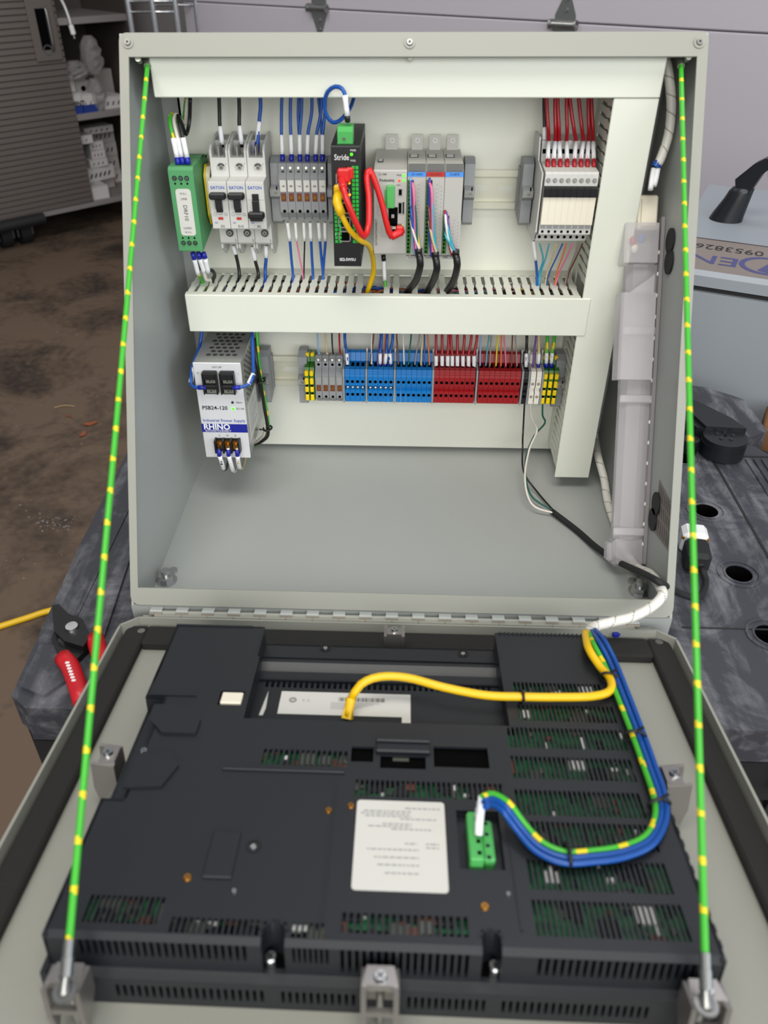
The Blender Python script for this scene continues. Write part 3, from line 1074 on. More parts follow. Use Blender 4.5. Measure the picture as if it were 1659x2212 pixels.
def finger(l, wd=5.5, t=1.4):
    h = wd / 2
    b = B()
    b.prism([(-h, 0), (h, 0), (h, l * .42), (h + .9, l * .47), (h + .9, l * .56), (h, l * .61), (h, l), (-h, l), (-h, l * .61), (-h - .9, l * .56), (-h - .9, l * .47), (-h, l * .42)], 'z', 0, t)
    return b.mesh('finger', 'duct')


DT, DM, DB = 357.0, 187.0, 151.0
md = thing('wiring_duct', 'off-white slotted wiring duct across the middle of the plate', 'wiring duct', (-208, YB, DB), group='wiring ducts')
b = B()
b.box(-208, 165.5, YB - 2, YB - .3, DB, DM)
b.box(-208, 165.5, YB - 17, YB - 2, DM - 1.4, DM)
b.box(-208, 165.5, YB - 17, YB - 2, DB, DB + 1.4)
wp('channel', b, 'duct', md)
b = B()
b.box(-208.5, 174, YB - 77.5, YB - 75, DB - .6, DM + .8, c=.8)
b.box(-208.5, 165, YB - 75, YB - 69, DM - .4, DM + .8)
b.box(-208.5, 165, YB - 75, YB - 69, DB - .6, DB + .6)
wp('cover', b, 'duct', md)
fm = finger(56)
gone = []
for px in (805, 882, 925, 972):
    gone.append(atp(px, 628, 60).x)
for k in range(42):
    x = -205.2 + FP * k
    if any(abs(x - g) < 4.6 for g in gone):
        continue
    if x < 163:
        o = part('finger', fm, None, md)
        o.matrix_local = Matrix.Translation(Vector((x + 208, -16, DM - DB - 1.4)) * S) @ Matrix(((1, 0, 0, 0), (0, -1, 0, 0), (0, 0, 1, 0), (0, 0, 0, 1)))
td = thing('wiring_duct', 'off-white wiring duct along the top of the plate under the lip', 'wiring duct', (-209, YB, DT), group='wiring ducts')
b = B()
b.box(-209, 202, YB - 2, YB - .3, DT, 385)
b.box(-209, 202, YB - 17, YB - 2, DT, DT + 1.4)
wp('channel', b, 'duct', td)
b = B()
b.box(-209.5, 202.4, YB - 77.5, YB - 75, DT - .6, 393.5, c=.8)
b.box(-209.5, 202.4, YB - 75, YB - 69, DT - .6, DT + .6)
wp('cover', b, 'duct', td)
for k in range(46):
    x = -205.2 + FP * k
    o = part('finger', fm, None, td)
    o.matrix_local = Matrix.Translation(Vector((x + 209, -16, 0)) * S) @ Matrix(((1, 0, 0, 0), (0, -1, 0, 0), (0, 0, 1, 0), (0, 0, 0, 1)))
vd = thing('wiring_duct', 'off-white vertical wiring duct down the right side of the plate', 'wiring duct', (184, YB, -13), group='wiring ducts')
b = B()
b.box(169.5, 202, YB - 2, YB - .3, -13, 356)
b.box(169.5, 170.9, YB - 17, YB - 2, -13, 356)
b.box(200.6, 202, YB - 74, YB - 2, -13, 356)
wp('channel', b, 'duct', vd)
b = B()
b.box(166, 202.4, YB - 76.5, YB - 74.6, -13, 356, c=.6)
b.box(168, 169.4, YB - 74.6, YB - 69, -13, 356)
wp('cover', b, 'duct', vd)
fv = finger(56, 5.6)
for k in range(41):
    z = -9 + FP * k
    if 145 < z < 193:
        continue
    o = part('finger', fv, None, vd)
    # finger: its width along z, its length towards the viewer, its thickness along x
    o.matrix_local = Matrix.Translation(Vector((169.6 - 184, -16, z + 13)) * S) @ Matrix(((0, 0, 1, 0), (0, -1, 0, 0), (1, 0, 0, 0), (0, 0, 0, 1)))
WC = ['w_blue', 'w_red', 'w_black', 'w_white', 'w_green', 'w_yellow', 'w_pink', 'w_purple', 'w_teal', 'w_orange', 'w_brown', 'w_ltblue']
random.seed(3)


def loose(x0, x1, n, cols, name, label):
    b = B()
    for k in range(n):
        z, y = random.uniform(DB + 9, DM - 9), random.uniform(YB - 62, YB - 14)
        c = random.choice(cols)
        a = random.uniform(x0, x1 - 40)
        e = min(x1, a + random.uniform(50, 190))
        P = [(a + (e - a) * t / 5, y + random.uniform(-6, 6), z + random.uniform(-5, 5)) for t in range(6)]
        b.tube(P, 1.1, 5, c, step=12)
    return solo(name, b, WC, label, 'wires', (x0, YB - 30, DB + 2), kind='stuff')


loose(-200, 20, 60, [0, 0, 2, 2, 3, 4, 9, 11, 1, 10], 'loose_wires', 'tangle of mostly blue and dark wires seen through the left slots of the middle duct')
loose(-10, 165, 60, [1, 1, 1, 1, 2, 3, 9, 5, 6, 8], 'loose_wires', 'tangle of mostly red wires seen through the right slots of the middle duct')

# ---------------------------------------------------------------- rails
ZU, ZL = 267.0, 74.5


def rail(x0, x1, z, label, slots_):
    t = thing('din_rail', label, 'rail', ((x0 + x1) / 2, YB, z), group='slotted mounting rails')
    b = B()
    b.prism([(YB + y, z + q) for y, q in ((-7.5, 17.5), (-7.5, 11.8), (-1.8, 11.8), (-1.8, -11.8), (-7.5, -11.8), (-7.5, -17.5), (-6.5, -17.5), (-6.5, -12.8), (-.6, -12.8), (-.6, 12.8), (-6.5, 12.8), (-6.5, 17.5))], 'x', x0, x1)
    wp('profile', b, 'rail', t)
    for h in slots_:
        b = B()
        r = (h[3] - h[2]) / 2
        b.prism([((h[0] if sg < 0 else h[1]) + sg * (r * math.cos(a) - r), z + r * math.sin(a) * sg) for sg in (-1, 1) for a in [math.pi * (k / 6 - .5) for k in range(7)]], 'y', YB - 2.05, YB - 1.5)
        wp('slot', b, 'plate', t)


rail(-211, 165, ZU, 'upper metal rail carrying breakers, controller and relays', [(-13 + 25 * k, -13 + 25 * k + 15, ZU - 2.6, ZU + 2.6) for k in range(8)])
rail(-200, 165, ZL, 'lower metal rail carrying the power supply and coloured terminals', [(-131, -112, ZL - 3, ZL + 3), (-150, -141, ZL - 3, ZL + 3)])


# ---------------------------------------------------------------- end stops
def end_stop(x, z, wd, label, flip=1, first=[None]):
    if first[0]:
        o = clone(first[0], (x, YB - 8, z - 21.5), label)
        return o
    t = thing('end_stop', label, 'end stop', (x, YB - 8, z - 21.5), group='grey end stops')
    b = B()
    b.prism([(0, 0), (-24, -4), (-30, 0), (-30, 20), (-36, 24), (-36, 30), (-26, 32), (-24, 50), (-16, 54), (0, 52)], 'x', -4.6, 4.6)
    b.box(-6, 6, -8, 0, 4, 44)
    part('body', b, 'terminal', t)
    b = B()
    b.ring((.8, -36, 27), (.8, -36.3, 27), 2.9, 2.1, 14)
    screw(b, (.8, -35.6, 27), (0, -1, 0), 2.1)
    part('clamp_screw', b, ['zinc', 'dark_steel'], t)
    b = B()
    b.box(1.4, 2.6, -36.2, -36, 29.6, 33)
    part('slot', b, 'hole', t)
    first[0] = t
    return t


end_stop(-120.5, ZU, 8, 'grey end stop between the breakers and the grey fuse terminals')
end_stop(-67.8, ZU, 8, 'grey end stop left of the black network switch')
end_stop(57.2, ZU, 8, 'grey end stop right of the controller modules')
end_stop(110, ZU, 8, 'grey end stop left of the relay row')
end_stop(-147, ZL, 8, 'grey end stop half hidden behind the power supply')
end_stop(-106, ZL, 8, 'grey end stop left of the two striped ground terminals')
end_stop(164.6, ZL, 8, 'grey end stop at the right end of the lower rail')

# ---------------------------------------------------------------- surge filter
t = thing('surge_filter', 'green plastic line filter module at the left end of the upper rail', 'filter', (-197, YB - 8, 228))
b = B()
b.prism([(0, 12), (-66, 0), (-67, 1), (-67, 71), (-64, 73.5), (-40, 74), (-20, 74), (0, 62)], 'x', -11, 11)
b.box(-11, 11, -30, -20, 73, 74.6)
part('case', b, 'green_box', t)
b = B()
b.box(-3, 10, -6, -4.5, 60, 70)
b.box(-3, 10, -6, -1, 69, 70.5)
part('rail_hook', b, 'green_box', t)
for s_, z in ((1, 64.5), (-1, 8)):
    for k in range(3):
        b = B()
        b.cyl((-6 + k * 5.4, -67, z), (-6 + k * 5.4, -67.3, z), 2.1, n=12, mi=1)
        screw(b, (-6 + k * 5.4, -67.1, z), (0, -1, 0), 1.7)
        b.cyl((-6 + k * 5.4, -67, z - s_ * 4.6), (-6 + k * 5.4, -67.15, z - s_ * 4.6), .9, n=10, mi=1)
        part('terminal_screw', b, ['chrome', 'hole'], t)
b = B()
ol = []
for cx, cy, a0 in ((4.2, 53, 0), (-4.2, 53, 90), (-4.2, 17.5, 180), (4.2, 17.5, 270)):
    ol += [(cx + 2.6 * math.cos(math.radians(a0 + k * 30)), cy + 2.6 * math.sin(math.radians(a0 + k * 30))) for k in range(4)]
b.prism(ol, 'y', -67.3, -67)
part('face_label', b, 'label', t, 'white rounded label with black print')
text('DRF10', 3.6, t, (0, -67.4, 35), rot=(math.pi / 2, math.pi / 2, 0))
text('LINE', 2, t, (0, -67.4, 47))
text('N \u23da L', 1.7, t, (0, -67.4, 51.5)) if False else text('N G L', 1.7, t, (0, -67.4, 51.5))
text('LOAD', 2, t, (0, -67.4, 21.5))
text('N G L', 1.7, t, (0, -67.4, 17.8))

t = thing('ground_terminal', 'narrow tan-edged terminal with a yellow end cover between filter and breakers', 'terminal', (-181, YB - 8, 243))
b = B()
b.prism([(0, 0), (-28, 0), (-34, 10), (-34, 44), (-26, 50), (0, 48)], 'x', -2.4, 1.6)
part('body', b, 'cream', t)
b = B()
b.prism([(0, 0), (-30, -1), (-36, 9), (-36, 45), (-27, 52), (0, 48)], 'x', -3.6, -2.5)
part('end_cover', b, 't_yellow', t)

# ---------------------------------------------------------------- circuit breakers
BW = 16.6


def breaker(i, label):
    on = i < 2
    t = thing('circuit_breaker', label, 'circuit breaker', (-175.8 + BW * (i + .5), YB - 8, 216), group='miniature circuit breakers')
    h = BW / 2 - .25
    b = B()
    b.prism([(0, 9), (-34, 9), (-36, 11), (-36, 29.5), (-59, 30.5), (-60, 31.5), (-60, 71.5), (-59, 72), (-43, 72.5), (-42, 88), (0, 88)], 'x', -h, h)
    b.box(-h + .2, h - .2, -60.4, -59.8, 57, 71)
    part('case', b, 'device', t)
    for nm, pr in (('top_barrier', [(0, 88), (-42, 88), (-42, 94), (-36, 98), (-14, 102), (0, 102)]), ('bottom_barrier', [(0, 9), (-35, 9), (-35, 5), (-22, -4), (-15, -4), (0, 0)])):
        for sx in (-1, 1):
            b = B()
            b.prism(pr, 'x', sx * h, sx * (h - 1.8))
            part(nm, b, 'device', t)
    b = B()
    b.box(-h + 2, h - 2, -24, 0, 88, 99)
    b.box(-.6, .3, -40, -12, 88, 97)
    part('terminal_partition', b, 'device_dark', t)
    for z, y in ((80, -42.4), (20, -36)):
        b = B()
        b.ring((1.3 if z > 50 else 1.6, y + .1, z), (1.3 if z > 50 else 1.6, y - .3, z), 4.0, 3.4, 20, mi=1)
        b.cyl((1.4, y + .2, z), (1.4, y - .05, z), 3.4, n=20, mi=2)
        screw(b, (1.4, y, z), (0, -1, 0), 2.6, slot=2)
        part('terminal_screw', b, ['zinc', 'device_dark', 'dark_steel'], t)
    b = B()
    zt = 60.5 if on else 44
    b.box(-2.9, 2.9, -62, -59.5, 46 if on else 46, 62, c=.3)
    b.box(-h + .6, h - .6, -67, -60.5, zt - 2.6, zt + 3.2, c=1.4)
    if on:
        b.box(-2.8, 2.8, -65, -60, 49.5, zt, c=.4)
    else:
        b.box(-2.8, 2.8, -65, -60, zt, 57, c=.4)
        b.box(-h + 2.6, h - 2.6, -66.4, -60.5, zt - 4.4, zt - 2)
    part('toggle', b, 'black', t, 'black toggle, switched up' if on else 'black toggle, switched down')
    b = B()
    b.box(-2.2 + (0 if on else .2), 2.2, -60.35, -60, 39.2, 41.4)
    part('status_window', b, 'ink_red' if on else 'ink_green', t, 'red status window' if on else 'green status window')
    text('EATON', 2.7, t, (0, -60.5, 67), 'ink_blue', bold=.06)
    text('FAZ', 1.7, t, (.5, -42.8, 74.5), 'ink_grey')
    text('1', 1.6, t, (6, -42.8, 83), 'ink')
    text('2', 2.2, t, (6.4, -36.3, 13), 'ink')
    text(['D2', 'D15', 'B5'][i], 2.1, t, (1, -60.3, 33.3), 'ink', align='CENTER')
    text('NA', 1.4, t, (-4.5, -60.3, 36.5), 'ink_blue')
    b = B()
    b.ring((-5, -60, 44), (-5, -60.2, 44), 1.6, 1.2, 12)
    b.ring((5, -60, 44), (5, -60.2, 44), 1.5, .9, 12)
    b.box(-2.6, 2.2, -60.2, -60, 43.6, 44.1)
    part('approval_marks', b, 'ink_grey', t, kind='stuff')
    return t


for i, l in enumerate(('left grey circuit breaker with its black toggle up, next to the filter', 'middle grey circuit breaker with its black toggle up', 'right grey circuit breaker with its black toggle down and green window')):
    breaker(i, l)


# ---------------------------------------------------------------- grey fuse terminals
def fuse_terminal(top):
    t = thing('fuse_terminal', '', 'terminal', (0, 0, 0))
    h = 3.45
    b = B()
    if top:
        b.prism([(0, 0), (-30, 0), (-35, 6), (-35, 37), (-30, 41), (-30, 48), (0, 48)], 'x', -h, h)
    else:
        b.prism([(0, 0), (-32, 0), (-37, 5), (-37, 31), (-30, 37), (-30, 44), (-24, 48), (0, 40)], 'x', -h, h)
    for k in range(3):
        b.box(h - .3, h + .15, -20 - k * 5, -18 - k * 5, -3, 0)
    b.box(-h + .4, h - .6, -30, -14, -2.4, 0)
    part('body', b, 'terminal', t)
    if top:
        b = B()
        b.box(-h + .9, h - .5, -35.5, -35, 24.5, 34.5)
        part('marker_tag', b, 'label', t, 'white numbered tag')
    else:
        b = B()
        b.box(-h + .7, h - .6, -37.4, -36.9, 20.5, 29.5)
        part('marker_tag', b, 'device_dark', t)
    b = B()
    z0 = 15.8 if top else 13
    b.box(-h + 1.2, h - .8, -35.2 if top else -37.2, -34, z0, z0 + 7.5, mi=1)
    b.cyl((.2, -35 if top else -37, z0 + 3.5), (.2, -36.2 if top else -38, z0 + 3.5), 1.5, n=10)
    part('disconnect_clip', b, ['brass', 'w_brown'], t)
    b = B()
    for z, y in ((7, -35.2 if top else -37.2), (40, -30.9)) if top else ((6.5, -37.1), (40.5, -30.1)):
        b.cyl((.2, y + .3, z), (.2, y, z), 1.5, n=10)
    part('entry_hole', b, 'hole', t)
    b = B()
    screw(b, (.2, -31 if top else -30, 44 if top else 46), (0, -1, .3), 1.4)
    part('contact_screw', b, ['zinc', 'dark_steel'], t)
    return t


p = fuse_terminal(True)
p['group'] = 'grey fuse terminals on the upper rail'
for k in range(6):
    loc = (-112.9 + 7.2 * k, YB - 8, 249)
    l = '%s grey fuse terminal from the left between breakers and network switch' % ORD[k]
    if k:
        o = clone(p, loc, l)
    else:
        p.location, p['label'] = Vector(loc) * S, l
        o = p
    text(str(9 - k % 3), 3.0, o, (.2, -35.6, 29.4), rot=(math.pi / 2, math.pi / 2, 0), name='tag_number')
p = fuse_terminal(False)
p['group'] = 'grey fuse terminals on the lower rail'
for k in range(4):
    loc = (-88.5 + 7.3 * k, YB - 8, 57.5)
    l = '%s grey terminal from the left beside the blue terminals' % ORD[k]
    if k:
        clone(p, loc, l)
    else:
        p.location, p['label'] = Vector(loc) * S, l


# ---------------------------------------------------------------- push-in terminals of the lower rail
def push_terminal(mat, wdt, label, cat='terminal', jumper=False):
    t = thing('terminal_block', label, cat, (0, 0, 0))
    h = wdt / 2 - .12
    b = B()
    b.prism([(0, 0), (-36, 0), (-37, 1), (-37, 14), (-34, 15), (-34, 18.5), (-37, 19.5), (-37, 30), (-35.5, 37.5), (-32, 38.5), (-19, 39.5), (-16.5, 48), (-12, 49), (0, 44)], 'x', -h, h)
    part('body', b, mat, t)
    b = B()
    for z in (9.2, 24.2):
        b.cyl((0, -36.8, z), (0, -37.05, z), 1.75, n=12)
    for z in (39.2, ):
        b.box(-1.6, 1.6, -30, -22, z - .5, z + .1)
    part('entry_hole', b, {'t_white': 'wrap_gap'}.get(mat, 'hole'), t)
    b = B()
    for z, y in ((33, -36.5), (35.4, -35.9), (37.6, -35.3)):
        b.box(-h, h, y - .2, y + .8, z - .25, z + .25)
    part('grip_rib', b, mat, t)
    if jumper:
        b = B()
        b.ball((0, -35.4, 16.8), 2.1, (1, .7, .8), 8, 5)
        part('jumper_contact', b, 'chrome', t)
    return t


def plate_x(px, py=830, d=45):
    return atp(px, py, d).x


GROUPS = [('t_blue', 745, 789, 4, True, 'blue', 'left blue group'), ('t_blue', 794, 850, 5, True, 'blue', 'middle blue group'), ('t_blue', 855, 933, 7, False, 'blue', 'right blue group'),
          ('t_red', 937, 1026, 8, False, 'dark red', 'left red group'), ('t_red', 1033, 1124, 8, False, 'dark red', 'right red group')]
TX = {}
for mat, p0, p1, n, jm, cn, gn in GROUPS:
    x0, x1 = plate_x(p0), plate_x(p1)
    wd_ = (x1 - x0) / n
    pt = None
    for k in range(n):
        loc = (x0 + wd_ * (k + .5), YB - 8, 58)
        l = '%s terminal block, %s from the left in the %s' % (cn, ORD[k], gn)
        if pt is None:
            pt = push_terminal(mat, wd_, l, jumper=jm)
            pt['group'] = cn + ' terminal blocks'
            pt.location = Vector(loc) * S
        else:
            clone(pt, loc, l)
        TX[gn, k] = loc[0]
sep = None
for k, (px, l) in enumerate(((742.5, 'between the grey and the blue terminals'), (791.5, 'after the left blue group'), (852.5, 'after the middle blue group'), (935, 'between blue and red terminals'), (1029.5, 'between the two red groups'), (1127.5, 'after the right red group'), (1142, 'between the black and the white terminals'), (1171, 'between the white and the striped terminals'))):
    loc = (plate_x(px), YB - 8, 57.4)
    if sep is None:
        sep = thing('end_plate', 'x', 'end plate', loc, group='grey end plates')
        b = B()
        b.prism([(0, 0), (-37, 0), (-38.2, 1), (-38.2, 31), (-36.5, 39), (-20, 41), (-17.5, 50), (-12, 51), (0, 46)], 'x', -.95, .95)
        part('plate_body', b, 'terminal', sep)
        b = B()
        b.box(-.8, .8, -17, -13, 49, 54)
        part('test_tab', b, 'device', sep)
        o = sep
    else:
        o = clone(sep, loc)
    o['label'] = 'thin grey end plate ' + l
o = push_terminal('t_black', 5.2, 'single black terminal block right of the red terminals')
o.location = Vector((plate_x(1135), YB - 8, 58)) * S
for k, px in enumerate((1150.5, 1163)):
    o = push_terminal('t_white', 5.2, '%s of the two white terminal blocks' % ('left', 'right')[k])
    o['group'] = 'white terminal blocks'
    o.location = Vector((plate_x(px), YB - 8, 58)) * S
pe = None
for k, (px, l) in enumerate(((663, 'left of the two striped ground terminals beside the left end stop'), (674, 'right of the two striped ground terminals beside the grey terminals'),
                             (1178, 'leftmost of the three striped ground terminals at the right end'), (1190, 'middle of the three striped ground terminals at the right end'), (1202, 'rightmost of the three striped ground terminals at the right end'))):
    if pe is None:
        pe = thing('ground_terminal', l, 'terminal', (plate_x(px), YB - 8, 57), group='green and yellow ground terminals')
        b = B()
        b.prism([(0, 0), (-33, 0), (-34, 1), (-34, 32), (-31, 38), (-20, 39.5), (-17, 48), (0, 44)], 'x', -2.4, 2.4)
        part('body', b, 't_green', pe)
        for z, y, s_ in ((5, -34, 7), (14.5, -34, 6), (24, -34, 7), (33, -33.5, 6), (47, -18, 4)):
            b = B()
            b.box(-2.3, 1.6, y - 3, y + 2, z - s_ / 2, z + s_ / 2, c=.8)
            part('yellow_stripe', b, 't_yellow', pe)
        b = B()
        for z in (9.6, 19):
            b.cyl((-.3, -34.9, z), (-.3, -35.4, z), 1.4, n=10)
        part('entry_hole', b, 'hole', pe)
    else:
        clone(pe, (plate_x(px), YB - 8, 57), l)

# ---------------------------------------------------------------- network switch
t = thing('network_switch', 'tall black network switch with a green front grid on the upper rail', 'network switch', (-51, YB - 8, 224.5))
b = B()
b.prism([(0, 0), (-92, 0), (-92, 99), (-91, 100), (0, 100)], 'x', -12, 12)
for k in range(10):
    b.box(11.5, 12.4, -80 + k * 8, -77 + k * 8, 8, 92)
part('case', b, 'black', t)
b = B()
for cx in (-9.3, -6.1, 6.2, 9.3):
    for k in range(20):
        z = 22 + k * 3.4
        if z > 86 or (cx < 0 and 27 < z and z > 52):
            continue
        b.box(cx - 1.2, cx + 1.2, -92.35, -92, z - 1.25, z + 1.25)
part('indicator_grid', b, 'green_led', t, 'grid of small green squares', kind='stuff')
for k, z in enumerate((74.5, 62.5, 50.5, 38.5, 26.5)):
    b = B()
    b.ring((0, 0, 0), (0, 0, 1), 1, .5, 4)
    b = B()
    x0 = -2.2 if k else -3.2
    b.box(x0 - 5.2, x0 + 5.2, -92.8, -92, z - 4.6, z - 3.8)
    b.box(x0 - 5.2, x0 + 5.2, -92.8, -92, z + 3.8, z + 4.6)
    b.box(x0 - 5.2, x0 - 4.4, -92.8, -92, z - 4.6, z + 4.6)
    b.box(x0 + 4.4, x0 + 5.2, -92.8, -92, z - 4.6, z + 4.6)
    b.box(x0 - 4.4, x0 + 4.4, -92.2, -92, z - 3.8, z + 3.8, mi=1)
    b.box(x0 - 1.6, x0 + 1.6, -92.4, -92, z - 3.8, z - 2.6, mi=1)
    part('network_socket', b, ['zinc', 'hole'], t)
for x, z, m in ((5, 93.5, 'led_on'), (2.4, 80.5, 'led_on'), (2.6, 71, 'led_amber'), (2.8, 61.5, 'led_amber')):
    b = B()
    b.ball((x, -92.4, z), 1.15, (1, .5, 1), 8, 5)
    part('status_light', b, m, t)
text('Stride', 4.6, t, (-3.2, -92.3, 91), 'white', sx=.82)
text('SE2-SW5U', 2.6, t, (0, -92.3, 6), 'white', sx=.9, bold=.05)
text('PWR', 1.6, t, (6.4, -92.3, 96.5), 'white')
text('P1P2', 1.5, t, (6.2, -92.3, 88.5), 'white')
text('1', 2, t, (-10, -92.4, 28), 'white')
text('2', 2, t, (-10, -92.4, 49), 'white')
b = B()
b.box(-7, 6, -86, -70, 100, 101.2)
b.prism([(-88, 101), (-72, 101), (-70, 113), (-84, 113), (-89, 110)], 'x', -6.5, 6)
part('power_plug', b, 'green_plug', t, 'green pluggable power connector')
b = B()
b.cyl((-1, -88.4, 105), (-1, -89.4, 104.7), 1.3, n=10)
part('flange_screw', b, 'zinc', t)

# ---------------------------------------------------------------- controller and its modules
t = thing('controller', 'grey programmable controller with a green plug and a network port on its front', 'controller', (-14, YB - 8, 227))
b = B()
b.prism([(0, 2), (-66, 0), (-67, 1), (-67, 72), (-66, 73), (0, 76)], 'x', -14.4, 14.1)
part('case', b, 'plc', t)
b = B()
b.box(-6, 5, -3, -1.5, 76, 89)
part('release_tab', b, 'plc', t)
b = B()
b.ring((0, -3, 84), (0, -3.5, 84), 2.3, 1.4, 12)
part('tab_hole', b, 'label', t)
b = B()
b.box(-12, -7, -44, -36, 74.4, 75.1, mi=1)
b.box(-11, -8, -42.5, -37.5, 74.8, 75.3)
part('latch', b, ['device', 'dark_steel'], t)
b = B()
b.box(-3.4, 3.6, -71, -67, 42, 61, c=.5)
b.box(-5, -3, -68.6, -67, 46, 57)
part('power_plug', b, 'green_plug', t, 'green pluggable power connector')
b = B()
b.box(-1.5, 6.5, -67.8, -67, 26, 42, mi=0)
b.box(1, 3.5, -68.2, -67, 33, 36, mi=1)
part('serial_port', b, ['hole', 'device_dark'], t)
b = B()
for x0, x1, z0, z1 in ((1, 10.2, 26.6, 28), (1, 10.2, 18.4, 19.6), (1, 1.9, 19, 27), (9.3, 10.2, 19, 27)):
    b.box(x0, x1, -67.8, -67, z0, z1)
b.box(1.9, 9.3, -67.2, -67, 19.6, 26.6, mi=1)
b.box(2, 7.5, -67.6, -67, 23, 25.4, mi=2)
part('network_socket', b, ['zinc', 'hole', 'cream'], t)
for z0, z1, nm in ((51.5, 58, 'usb_port'), (36, 46.5, 'card_slot')):
    b = B()
    b.box(6.6, 10.4 if nm == 'usb_port' else 12.6, -67.4, -67, z0, z1)
    b.box(7.2, 9.8, -67.5, -67.3, z0 + .8, z1 - .8, mi=1)
    if nm == 'card_slot':
        b.box(10.9, 12, -67.5, -67.3, z0 + .5, z1, mi=1)
    part(nm, b, ['device_dark', 'hole'], t)
for x, z, m in ((11.4, 68.6, 'led_on'), (11.4, 64.6, 'led_on'), (10.8, 25.6, 'led_on'), (7.6, 64.4, 'led_red')):
    b = B()
    b.ball((x, -67.3, z), 1.1, (1, .5, 1), 8, 5)
    part('status_light', b, m, t)
text('C1-540', 1.9, t, (-7, -67.2, 69.5), 'ink', sx=.9)
text('Productivity', 2.4, t, (-3.2, -67.2, 64.6), 'ink', sx=.8, bold=.05)
text('PWR', 1.4, t, (7.2, -67.2, 68.8), 'ink')
text('CPU', 1.4, t, (7, -67.2, 60.6), 'ink')
text('AUTOMATIONDIRECT', 2.0, t, (-12.4, -67.2, 20), 'ink', rot=(math.pi / 2, -math.pi / 2, 0), sx=.85)
b = B()
for x0, x1, z0, z1 in ((-11.5, -7.5, 35, 35.3), (-11.5, -11.2, 35, 52), (-7.5, -2, 16, 16.3), (-7.5, -7.2, 16, 30), (-10, -9.5, 38, 50)):
    b.box(x0, x1, -67.15, -67, z0, z1)
part('face_print', b, 'ink_grey', t, kind='stuff')


def io_module(i, label, tagm):
    t = thing('input_output_module', label, 'controller module', (8.6 + 16.1 * i, YB - 8, 223), group='controller modules')
    b = B()
    b.prism([(0, 4), (-64, 2), (-67, 4), (-67, 76), (-60, 80), (0, 80)], 'x', -7.85, 7.85)
    b.box(-7.6, 7.6, -66, -40, 0, 2.2)
    part('case', b, 'plc', t)
    b = B()
    b.box(-4.6, 5.6, -3, -1.5, 80, 93)
    part('release_tab', b, 'plc', t)
    b = B()
    b.ring((.5, -3, 88), (.5, -3.5, 88), 2.3, 1.4, 12)
    part('tab_hole', b, 'label', t)
    b = B()
    b.box(-6.6, 1.6, -34, -22, 79.8, 80.4, mi=1)
    b.box(-5.4, .4, -32, -24, 80.2, 80.8)
    part('latch', b, ['device', 'dark_steel'], t)
    b = B()
    b.prism([(-67.2, 75.2), (-60.2, 79.6), (-61, 81), (-68, 77)], 'x', -7.4, 7.4)
    part('clear_cover_lip', b, 'sheet_metal', t)
    b = B()
    b.box(-7.8, 7.8, -67.4, -66.9, 71.8, 75.6)
    part('name_strip', b, tagm, t, ('red' if i == 1 else 'blue') + ' name strip')
    z1 = 69 if i < 2 else 39
    b = B()
    b.box(-7.7, -3.9, -67.3, -67, 5, z1)
    for k in range(int((z1 - 6) / 3.5)):
        b.box(-6.9, -5.4, -67.5, -67.2, 6 + k * 3.5, 8 + k * 3.5, mi=1)
    b.box(-3.9, -2.6, -67.25, -66.9, 30 if i < 2 else 22, z1, mi=1)
    part('wire_clamp_strip', b, ['t_green', 'hole'], t)
    b = B()
    n = 17 if i < 2 else 9
    for k in range(n):
        z = z1 - 4 - k * (z1 - 12) / n
        b.box(1, 2.2, -67.15, -67, z - .5, z + .5)
        if i:
            b.box(5, 6, -67.15, -67, z - 2.3, z - 1.2)
    b.box(3.4, 3.55, -67.12, -67, 10, z1 - 1, mi=1)
    part('channel_print', b, ['ink_grey', 'ink_grey'], t, kind='stuff')
    b = B()
    b.box(-5.8, -2.4, -67.9, -67, 1.6, 3.6)
    part('end_screw', b, 'chrome', t)
    text(['C0-16NE3', 'C0-16TD1', 'C0-08TR'][i], 1.9, t, (0, -67.5, 73.7), 'ink', sx=.9)
    return t


io_module(0, 'first controller module from the left, blue strip and a wire bundle down its front', 'tag_blue')
io_module(1, 'middle controller module with the red name strip', 'tag_red')
io_module(2, 'right controller module, blue strip and wires only in its lower half', 'tag_blue')

